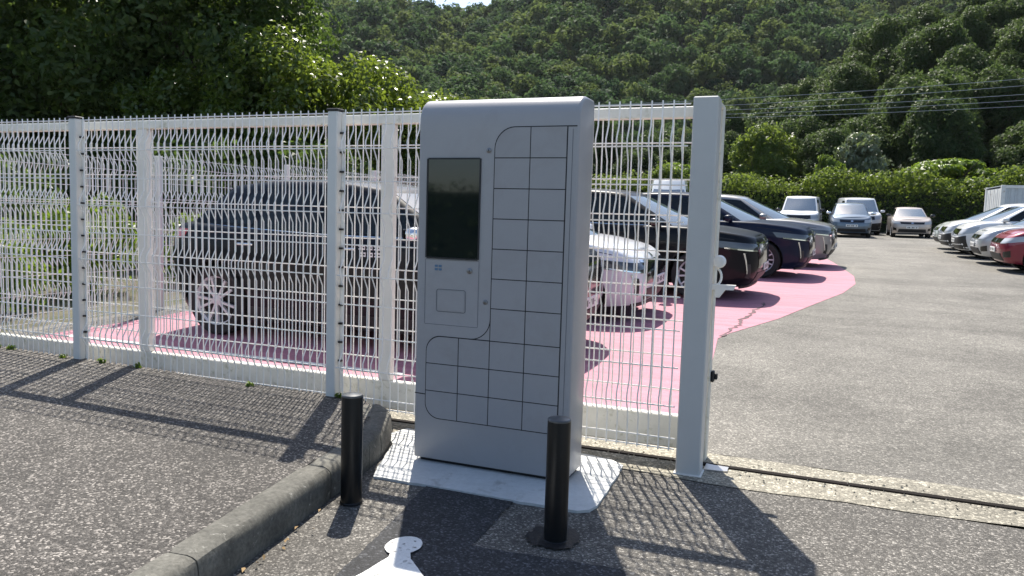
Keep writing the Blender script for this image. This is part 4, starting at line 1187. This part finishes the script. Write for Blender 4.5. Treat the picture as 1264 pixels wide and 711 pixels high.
# ------------------------------------------------------------------ vegetation
def leaf_cloud(lobes, n, size, rng, up=.35, shell=.55, jitter=.5, slim=.5, curl=True):
    """lobes (k,4): centre + radius (may be (k,6) with three radii). Leaves sit through the outer part of each lobe."""
    lobes = np.asarray(lobes, float)
    if lobes.shape[1] == 4: lobes = np.c_[lobes, lobes[:, 3], lobes[:, 3]]
    w = (lobes[:, 3] * lobes[:, 4] * lobes[:, 5]) ** .667; w = w / w.sum()
    k = rng.choice(len(lobes), n, p=w)
    d = rng.normal(size=(n, 3)); d /= np.linalg.norm(d, axis=1)[:, None]
    rad = shell + (1 - shell) * rng.random(n) ** .6
    rad *= 1 + .10 * rng.normal(size=n)
    p = lobes[k, :3] + d * lobes[k, 3:6] * rad[:, None]
    nrm = d + np.array([0, 0, up]) + rng.normal(size=(n, 3)) * jitter; nrm /= np.linalg.norm(nrm, axis=1)[:, None]
    t = np.cross(nrm, rng.normal(size=(n, 3))); t /= np.linalg.norm(t, axis=1)[:, None]
    b = np.cross(nrm, t)
    s = size * (.6 + .8 * rng.random(n))[:, None]
    a = p - t * s * .5; c = p + t * s * .5 - nrm * s * (.18 if curl else 0)
    l = p + b * s * slim * .5 - t * s * .06 + nrm * s * .08; r = p - b * s * slim * .5 - t * s * .06 + nrm * s * .08
    V = np.stack([a, r, c, l], 1).reshape(-1, 3)
    F = np.arange(n * 4).reshape(n, 4)
    return V, F
def crown_lobes(rng, R, H, z0, k, lr=(.30, .5), top=.6):
    """lobes over an egg-shaped crown of radius R, height H, starting at z0"""
    out = [(0, 0, z0 + H * .48, R * .62, R * .62, H * .36)]
    for i in range(k):
        a = 2 * pi * (i * .618 + rng.random() * .2); h = ((i + .5) / k) ** .8
        rr = R * sqrt(max(.05, 1 - ((h - .42) / .60) ** 2)) * .78
        q = R * rng.uniform(*lr)
        out.append((rr * cos(a) * rng.uniform(.75, 1.05), rr * sin(a) * rng.uniform(.75, 1.05), z0 + H * (.08 + .82 * h), q, q, q * rng.uniform(.7, .95)))
    return out
def trunk_mesh(name, h, r, rng, limbs=5, spread=1.5, mat=None):
    b = MB()
    pts = [(0, 0, -.15)]; x = y = 0.
    for k in range(1, 6):
        x += rng.uniform(-.05, .05) * h * .3; y += rng.uniform(-.05, .05) * h * .3; pts.append((x, y, h * k / 5))
    b.tube(pts, [r * 1.25] + [r * (1 - .13 * k) for k in range(1, 6)], 9)
    for i in range(limbs):
        a = 2 * pi * i / limbs + rng.uniform(-.4, .4); k = rng.integers(2, 5); p = np.array(pts[k])
        q = p + np.array([cos(a), sin(a), .9]) * spread * .45; e = q + np.array([cos(a + .3), sin(a + .3), .8]) * spread * .5
        b.tube([tuple(p), tuple(q), tuple(e)], [r * .5, r * .32, r * .10], 6)
        for s_ in (-.7, .7):
            f = q + np.array([cos(a + s_), sin(a + s_), .5]) * spread * .45; b.tube([tuple(q), tuple(f)], [r * .25, r * .06], 5)
    return b.mesh(name, mat or M['bark'], 60)

M['leaf_bright'] = leafmat('leaf_bright', (.032, .064, .010), (.125, .185, .028), .50, .6, .30, (.40, .52, .05))
M['leaf_dark'] = leafmat('leaf_dark', (.028, .056, .018), (.095, .140, .038), .44, .3, .42, (.20, .32, .04), .45, .9)
M['leaf_wood'] = leafmat('leaf_wood', (.022, .049, .018), (.095, .130, .040), .38, .12, .55, (.18, .27, .07), .3, 1.1)
M['leaf_hill'] = leafmat('leaf_hill', (.021, .053, .022), (.092, .136, .052), .34, .05, .7, (.15, .26, .08), .10, 1.5)
M['leaf_hill_light'] = leafmat('leaf_hill_light', (.034, .064, .020), (.115, .150, .050), .38, .05, .7, (.24, .32, .08), .10, 1.2)
M['leaf_hill_deep'] = leafmat('leaf_hill_deep', (.010, .032, .018), (.050, .088, .040), .30, .05, .7, (.12, .22, .08), .10, 1.2)
M['leaf_hedge'] = leafmat('leaf_hedge', (.032, .066, .014), (.095, .155, .032), .48, .2, .45, (.36, .46, .06))
M['leaf_silver'] = leafmat('leaf_silver', (.09, .12, .065), (.30, .34, .23), .25, .5, .35)
M['leaf_lime'] = leafmat('leaf_lime', (.05, .105, .014), (.125, .205, .03), .5, .35, .4, (.36, .5, .03))

def tree_proto(name, R, H, z0, k, n, leaf, mat, th, tr, seed, lr=(.3, .5), up=.35, shell=.55, jitter=.5, slim=.5):
    rng = np.random.default_rng(seed)
    V, F = leaf_cloud(crown_lobes(rng, R, H, z0, k, lr), n, leaf, rng, up, shell, jitter, slim)
    return (name, mesh('crown', V, F, mat), trunk_mesh('trunk', th, tr, rng, 5, R * .8))
def plant(proto, x, y, s, rz, label, cat='tree', group=None, z=None, sz=None):
    name, cm, tm = proto
    t = empty(name, (x, y, terr(x, y) - .03 if z is None else z), rz, label, cat, group)
    t.scale = (s, s, sz or s)
    link('crown', cm, t)
    if tm: link('trunk', tm, t)
    return t
def px_dir(px, py):
    d = _f + _r * ((px - 632) / 950) - _u * ((py - 355.5) / 950); return d

rg = random.Random(21)
# leafy trees behind the boundary fence
pb1 = tree_proto('broadleaf_tree', 1.9, 4.3, .6, 34, 15000, .13, M['leaf_bright'], 2.6, .10, 1, (.24, .40), .3, .5, .6)
pb2 = tree_proto('broadleaf_tree', 1.7, 3.4, .4, 28, 11000, .13, M['leaf_bright'], 2.2, .08, 2, (.24, .40), .3, .5, .6)
plant(pb1, -12.9, 15.8, 1.12, .4, 'tall sunlit leafy tree, highest of the bright ones behind the left fence', group='bright leafy trees behind the fence')
plant(pb1, -11.1, 17.2, 1.02, 2.2, 'bright leafy tree above the middle fence post', group='bright leafy trees behind the fence')
plant(pb1, -15.0, 14.9, .95, 3.3, 'leafy tree with few sunlit sprays, leftmost of the bright ones', group='bright leafy trees behind the fence')
plant(pb2, -9.5, 18.0, 1.08, 1.1, 'bright leafy tree sloping down towards the top of the cabinet', group='bright leafy trees behind the fence')
plant(pb2, -8.6, 19.6, .92, 4.0, 'lowest bright leafy tree, just left of the cabinet top', group='bright leafy trees behind the fence')
# the dark mass at the left
pd = [tree_proto('dark_tree', 2.6, 7.2, .9, 40, 24000, .15, M['leaf_dark'], 4.5, .17, 30 + i, (.22, .40), .2, .45, .8) for i in range(2)]
for i, (x, y, s, lab) in enumerate([(-20.5, 12.8, 1.1, 'tall dark tree at the left edge of the picture'), (-17.8, 15.6, 1.22, 'tall dark tree above the leftmost fence post'), (-15.3, 16.6, 1.15, 'tall dark tree between the left fence post and the bright trees'),
                                   (-22.6, 17.5, 1.3, 'dark tree standing deeper behind the left edge trees'), (-18.6, 20.5, 1.3, 'dark tree filling the gap behind the two left trees'), (-16.4, 19.8, 1.0, 'dark tree rising behind the sunlit leafy trees')]):
    plant(pd[i % 2], x, y, s, i * 1.7, lab, group='dark trees at the left')
pbush = tree_proto('bush', 1.15, 1.9, 0, 16, 5200, .11, M['leaf_lime'], .9, .05, 41, (.28, .45), .3, .5, .7)
pdb = tree_proto('dark_bush', 1.5, 2.6, 0, 18, 7500, .13, M['leaf_dark'], 1.2, .06, 43, (.28, .45), .2, .4, .8)
for i, (x, y, s) in enumerate([(-9.4, 6.2, .62), (-9.9, 8.0, .75), (-9.3, 9.9, .62), (-9.8, 12.2, .8), (-11.4, 5.4, .8), (-9.2, 15.4, .7)]):
    plant(pbush, x, y, s, i * 1.3, 'low green bush growing just outside the boundary fence', 'bush', 'low bushes outside the boundary fence')
for i, (x, y, s) in enumerate([(-12.5, 8.2, .8), (-14.4, 10.6, .85), (-12.2, 12.4, 1.0), (-17.2, 11.4, .8), (-10.6, 14.6, 1.0), (-16.2, 13.3, 1.0), (-20.0, 11.0, .8), (-9.9, 21.5, 1.25), (-10.6, 24.0, 1.4), (-11.8, 27.5, 1.6)]):
    plant(pdb, x, y, s, i * 2.1, 'dark shaded bush under the trees behind the boundary fence', 'bush', 'dark bushes under the left trees')

# hedge of creeper at the back of the car park
def hedge():
    rng = np.random.default_rng(77)
    t = empty('hedge', (0, 49.0, terr(0, 49)), 0, 'long overgrown creeper hedge along the back of the car park', 'hedge')
    lob = []
    x = -30.
    while x < 34:
        top = 3.25 + .32 * sin(x * .55) + .25 * sin(x * 1.31 + 1) + (.55 if x > 7.5 else 0) * 1.0 + rng.uniform(-.12, .22)
        for y in (0, .9, 1.9):
            h = 0.
            while h < top - .45:
                r = rng.uniform(.42, .75); lob.append((x + rng.uniform(-.3, .3), y + rng.uniform(-.25, .25), h + .3, r, r * .8, r * .8)); h += rng.uniform(.45, .7)
            r = rng.uniform(.35, .65); lob.append((x + rng.uniform(-.4, .4), y + rng.uniform(-.2, .2), top - .4, r, r, r * .75))
        x += .62
    V, F = leaf_cloud(lob, 125000, .17, rng, .5, .62, .55, .62)
    o = link('foliage', mesh('foliage', V, F, M['leaf_hedge']), t); o['kind'] = 'stuff'
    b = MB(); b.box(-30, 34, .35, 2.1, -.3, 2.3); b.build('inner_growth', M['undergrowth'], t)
hedge()
# unseen dark hedge added behind the camera, to be mirrored in the cabinet's screen
def reflection_hedge():
    rng = np.random.default_rng(4)
    t = empty('reflection_hedge', (0, -11, 0), 0, 'dark clipped hedge added behind the camera to be reflected in the screen', 'hedge')
    lob = [(x, rng.uniform(-.2, .2), z, .55, .45, .5) for x in np.arange(-22, 8, .6) for z in (.4, .9, 1.4, 1.8)]
    V, F = leaf_cloud(lob, 22000, .13, rng, .4, .6, .5, .6); link('foliage', mesh('foliage', V, F, M['leaf_dark']), t)['kind'] = 'stuff'
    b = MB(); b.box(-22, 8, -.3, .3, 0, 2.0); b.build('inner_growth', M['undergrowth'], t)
reflection_hedge()
# plants just behind the hedge
prb = tree_proto('round_tree', 2.6, 5.2, .6, 34, 15000, .22, M['leaf_hedge'], 2.6, .12, 51, (.22, .38), .35, .5, .6)
plant(prb, -4.0, 57.5, 1.12, .5, 'rounded light green tree behind the hedge, right of the gate post', sz=1.22)
psv = tree_proto('silver_tree', 1.25, 4.6, .5, 26, 9000, .22, M['leaf_silver'], 2.4, .09, 53, (.28, .48), .25, .5, .7)
plant(psv, 2.05, 53.6, 1.22, .5, 'silvery leaved narrow tree standing behind the hedge')
plant(psv, 1.0, 53.4, .9, 2.5, 'small silvery bush at the foot of the narrow silvery tree', 'bush')
def umbrella_bush():
    rng = np.random.default_rng(8); lob = []
    for k in range(26):
        a = rng.uniform(0, 2 * pi); r = 2.6 * sqrt(rng.random()); h = 3.25 - .16 * r * r + rng.uniform(-.25, .2)
        lob.append((r * cos(a), r * sin(a) * .7, h, .75, .6, .20))
    V, F = leaf_cloud(lob, 7000, .30, rng, 1.2, .3, .35, .36)
    tm = trunk_mesh('trunk', 2.2, .09, rng, 6, 1.8)
    return ('spreading_bush', mesh('crown', V, F, M['leaf_lime']), tm)
ub = umbrella_bush()
plant(ub, 6.9, 52.2, 1.0, .2, 'lime green spreading bush with flat layered leaves above the hedge', 'bush', sz=1.35)
plant(ub, -8.9, 51.2, .8, 1.2, 'lime green spreading bush seen through the mesh right of the cabinet', 'bush', sz=1.25)
plant(ub, .2, 51.6, .45, 2.0, 'small lime green bush on top of the hedge near the vans', 'bush', sz=1.4)

# ---- the hill
D = np.array([-.36, .933]); Q = np.array([.933, .36])
def hill_z(x, y):
    w = x * D[0] + y * D[1]; q = x * Q[0] + y * Q[1]
    prof = np.interp(w, [0, 120, 150, 180, 240, 300, 335, 380, 460], [0, 1.5, 8, 20, 51, 81, 92, 93, 84])
    und = 1 + .10 * np.sin(q * .021 + .6) + .05 * np.sin(q * .05 + w * .02) + .04 * np.sin(q * .09 - w * .03 + 2)
    dip = 1 - .105 * np.exp(-((q + 24) / 26.) ** 2)
    side = 1 + .0010 * np.clip(q, 0, 400)
    main = prof * und * dip * side
    # wooded spur closing in from the right
    sx = 1 / (1 + np.exp(-(x + 4 - .10 * (y - 60)) / 7.5))
    spur = np.interp(y, [0, 54, 60, 75, 95, 130, 180], [0, 0, 2.0, 11.0, 24, 36, 40]) * sx
    return np.maximum(main, spur)
def hill():
    xs = np.r_[np.linspace(-330, -60, 40), np.linspace(-54, 60, 40), np.linspace(70, 260, 24)]; ys = np.r_[np.linspace(48, 130, 34), np.linspace(135, 480, 60)]
    X, Y = np.meshgrid(xs, ys, indexing='ij'); Z = hill_z(X, Y) + .006 * Y - .35
    Z = Z + .5 * np.sin(X * .31 + Y * .17) * (Z > 3)
    i = np.arange(X.size).reshape(X.shape); F = np.stack([i[:-1, :-1], i[1:, :-1], i[1:, 1:], i[:-1, 1:]], -1).reshape(-1, 4)
    o = link('hill', mesh('hill', np.stack([X, Y, Z], -1).reshape(-1, 3), F, M['undergrowth'], smooth='all')); o['kind'] = 'structure'
hill()
def hz(x, y): return float(max(hill_z(np.array(x), np.array(y)) + .006 * y - .35, terr(x, y)))
# wood on the spur
ps = [tree_proto('woodland_tree', 2.9, 6.6, 1.0, 40, 26000, .21, M['leaf_wood'], 4.6, .17, 60 + i, (.20, .36), .45, .55, .55, .6) for i in range(4)]
cand = []
for i in range(1800):
    x, y = rg.uniform(-24, 56), rg.uniform(57, 135)
    if x < -13 + (y - 60) * .05 and rg.random() < .6: continue
    if any((x - a) ** 2 + (y - b_) ** 2 < (2.9 + .018 * (y - 57)) ** 2 for a, b_ in cand): continue
    if abs(x + 4.0) < 3.2 and y < 61: continue
    cand.append((x, y))
cand.sort(key=lambda p: p[1])
for i, (x, y) in enumerate(cand[:150]):
    s = rg.uniform(.8, 1.25) * (1.0 if x > -6 else .88)
    plant(ps[i % 4], x, y, s, rg.uniform(0, 6.28), 'woodland tree on the wooded slope behind the hedge', 'tree', 'trees on the wooded slope behind the hedge', z=hz(x, y) - .1, sz=s * rg.uniform(.9, 1.2))
n_spur = len(cand[:150])
# wood on the far hill
ph = [tree_proto('hill_tree', 2.6 + .3 * (i % 3), 5.2 + .9 * (i % 2), .8, 20 + 6 * i, 6500, .36, M[('leaf_hill', 'leaf_hill_light', 'leaf_hill', 'leaf_hill_deep', 'leaf_hill')[i]], 4.0, .16, 80 + i, (.18 + .02 * i, .50), .5, .5, .6, .65) for i in range(5)]
spots = []
cell = {}
for i in range(30000):
    w, q = rg.uniform(118, 345), rg.uniform(-125, 260)
    x, y = w * D[0] + q * Q[0], w * D[1] + q * Q[1]
    a = math.degrees(atan2(x * cos(YAW) + y * sin(YAW), -x * sin(YAW) + y * cos(YAW)))
    if a < -30 or a > 35 or (x > -4 + .1 * (y - 60) and y < 132): continue
    m = 2.3 + .0040 * w + rg.random() * 1.6; kx, ky = int(x / 4), int(y / 4)
    if any((x - u) ** 2 + (y - v) ** 2 < m * m for dx in (-1, 0, 1) for dy in (-1, 0, 1) for u, v in cell.get((kx + dx, ky + dy), ())): continue
    cell.setdefault((kx, ky), []).append((x, y)); spots.append((w, x, y))
spots.sort()
vis = [p for p in spots if p[0] > 150]
near = vis[:150]; rest = vis[150:]
for i, (w, x, y) in enumerate(near):
    s = rg.uniform(.55, 1.45)
    plant(ph[i % 5], x, y, s, rg.uniform(0, 6.28), 'tree in the forest covering the hillside', 'tree', 'trees covering the hillside', z=hz(x, y) - .2, sz=s * rg.uniform(.75, 1.3))
def far_wood():
    rng = np.random.default_rng(5); protos = []
    for k in range(5):
        protos.append(leaf_cloud(crown_lobes(rng, 2.6 + .25 * k, 5.0 + .5 * (k % 3), .5, 16 + 4 * k, (.20, .48)), 720, .74, rng, .5, .7, .45, .7))
    Vs, Fs, fm, nb = [], [], [], 0
    for i, (w, x, y) in enumerate(rest):
        V, F = protos[i % 5]
        if w > 215:                                    # upper slope: every leaf spray a little larger, fewer of them
            n_ = 380; c4 = V.reshape(-1, 4, 3)[:n_]; m_ = c4.mean(1, keepdims=True); V = ((c4 - m_) * 1.28 + m_).reshape(-1, 3); F = F[:n_]
        a = rg.uniform(0, 6.28); s = rg.uniform(.55, 1.5); c, d = cos(a) * s, sin(a) * s
        R_ = np.array([[c, -d, 0], [d, c, 0], [0, 0, s * rg.uniform(.85, 1.15)]])
        Vs.append(V @ R_.T + np.array([x, y, hz(x, y) - .2])); Fs.append(F + nb); nb += len(V); fm.append(np.full(len(F), rg.choice((0, 0, 0, 1, 1, 2))))
    o = link('far_forest', mesh('far_forest', np.concatenate(Vs), np.concatenate(Fs), [M['leaf_hill'], M['leaf_hill_light'], M['leaf_hill_deep']], np.concatenate(fm)))
    tag(o, 'dense forest covering the upper hillside up to the ridge', 'forest', kind='stuff')
far_wood()
print('TREES spur', n_spur, 'near hill', len(near), 'rest', len(rest))

# overhead cables in front of the wooded slope
M['cable'] = pbsdf('cable', (.5, .52, .54), .5)
for i, (za, zb, yy, lab) in enumerate([(9.9, 10.65, 55.0, 'uppermost overhead cable crossing the wooded slope'), (9.55, 10.30, 55.4, 'second overhead cable from the top, crossing the wooded slope'), (9.15, 9.72, 55.0, 'middle overhead cable crossing the wooded slope'), (8.95, 9.45, 55.6, 'fourth overhead cable from the top, crossing the wooded slope'), (8.65, 9.05, 55.2, 'lowest overhead cable crossing the wooded slope')]):
    b = MB(); pts = []
    for k in range(25):
        t = k / 24; x = -16 + 44 * t; z = za + (zb - za) * (x + 4.8) / 15.6 - .5 * 4 * (t * (1 - t)) * .9 + .42; pts.append((x, yy, z))
    b.tube(pts, .013, 5); tag(b.build('overhead_cable', M['cable']), lab, 'cable', 'overhead cables')

# weeds along the pavement edge and a few dry leaves by the kerb
def weeds():
    rng = np.random.default_rng(9); lob = []
    for x in (-5.35, -5.9, -6.3, -4.62, -6.1, -3.5, -2.72, -5.0, -6.0, -6.6):
        xx = x + rng.uniform(-.1, .1); lob.append((xx, 4.10 + rng.uniform(-.02, .03), pav_z(xx, 4.1) + .012, .035, .025, .022))
    V, F = leaf_cloud(lob, 420, .028, rng, .6, .2, .6, .4)
    tag(link('weeds', mesh('weeds', V, F, M['leaf_lime'])), 'tiny green weeds in the joint along the fence foot', 'weeds', kind='stuff')
    M['dry_leaf'] = speckle('dry_leaf', (.30, .20, .09), .3, 30, .8)
    V = []; 
    n = 60; p = np.c_[rng.normal(-2.0, .05, n), rng.normal(2.42, .18, n), .012 + rng.random(n) * .012]
    p[:, 0] = -2.0 + (2.42 - p[:, 1]) * .15 + np.abs(rng.normal(0, .035, n)) + .03
    V, F = leaf_cloud(np.c_[p, np.full(n, .008)], 11, .026, rng, 2., .2, .3, .5)
    tag(link('dry_leaves', mesh('dry_leaves', V, F, M['dry_leaf'])), 'few dry brown leaves fallen along the foot of the kerb', 'leaves', kind='stuff')
    # loose grit by the gate groove bar
    b = MB(); r = random.Random(6)
    for k in range(260):
        x = r.uniform(-.5, 2.2) if k % 3 else r.uniform(-1.2, -.6); y = 4.31 + r.gauss(0, .09); s = r.uniform(.003, .010)
        b.add([(x + s * r.uniform(.6, 1.2) * cos(a), y + s * sin(a), .004) for a in (0, 1.6, 3.1, 4.7)] + [(x, y, .004 + s * 1.1)], [(0, 1, 4), (1, 2, 4), (2, 3, 4), (3, 0, 4)])
    tag(b.build('loose_grit', M['concrete_strip']), 'loose grit scattered along the gate groove', 'grit', kind='stuff')
weeds()

# thin summer haze between the car park and the hill
hb = MB(); hb.box(-460, 460, -310, 520, -1.3, 175)
hm = bpy.data.materials.new('haze'); hm.use_nodes = True
_N, _L = nodes(hm); _N.clear()
_o = _N.new('ShaderNodeOutputMaterial'); _v = _N.new('ShaderNodeVolumePrincipled')
_v.inputs['Color'].default_value = (.86, .92, 1, 1); _v.inputs['Density'].default_value = .00007; _v.inputs['Anisotropy'].default_value = .3
_L.new(_v.outputs[0], _o.inputs['Volume'])
hz_o = hb.build('haze', hm); hz_o['kind'] = 'stuff'
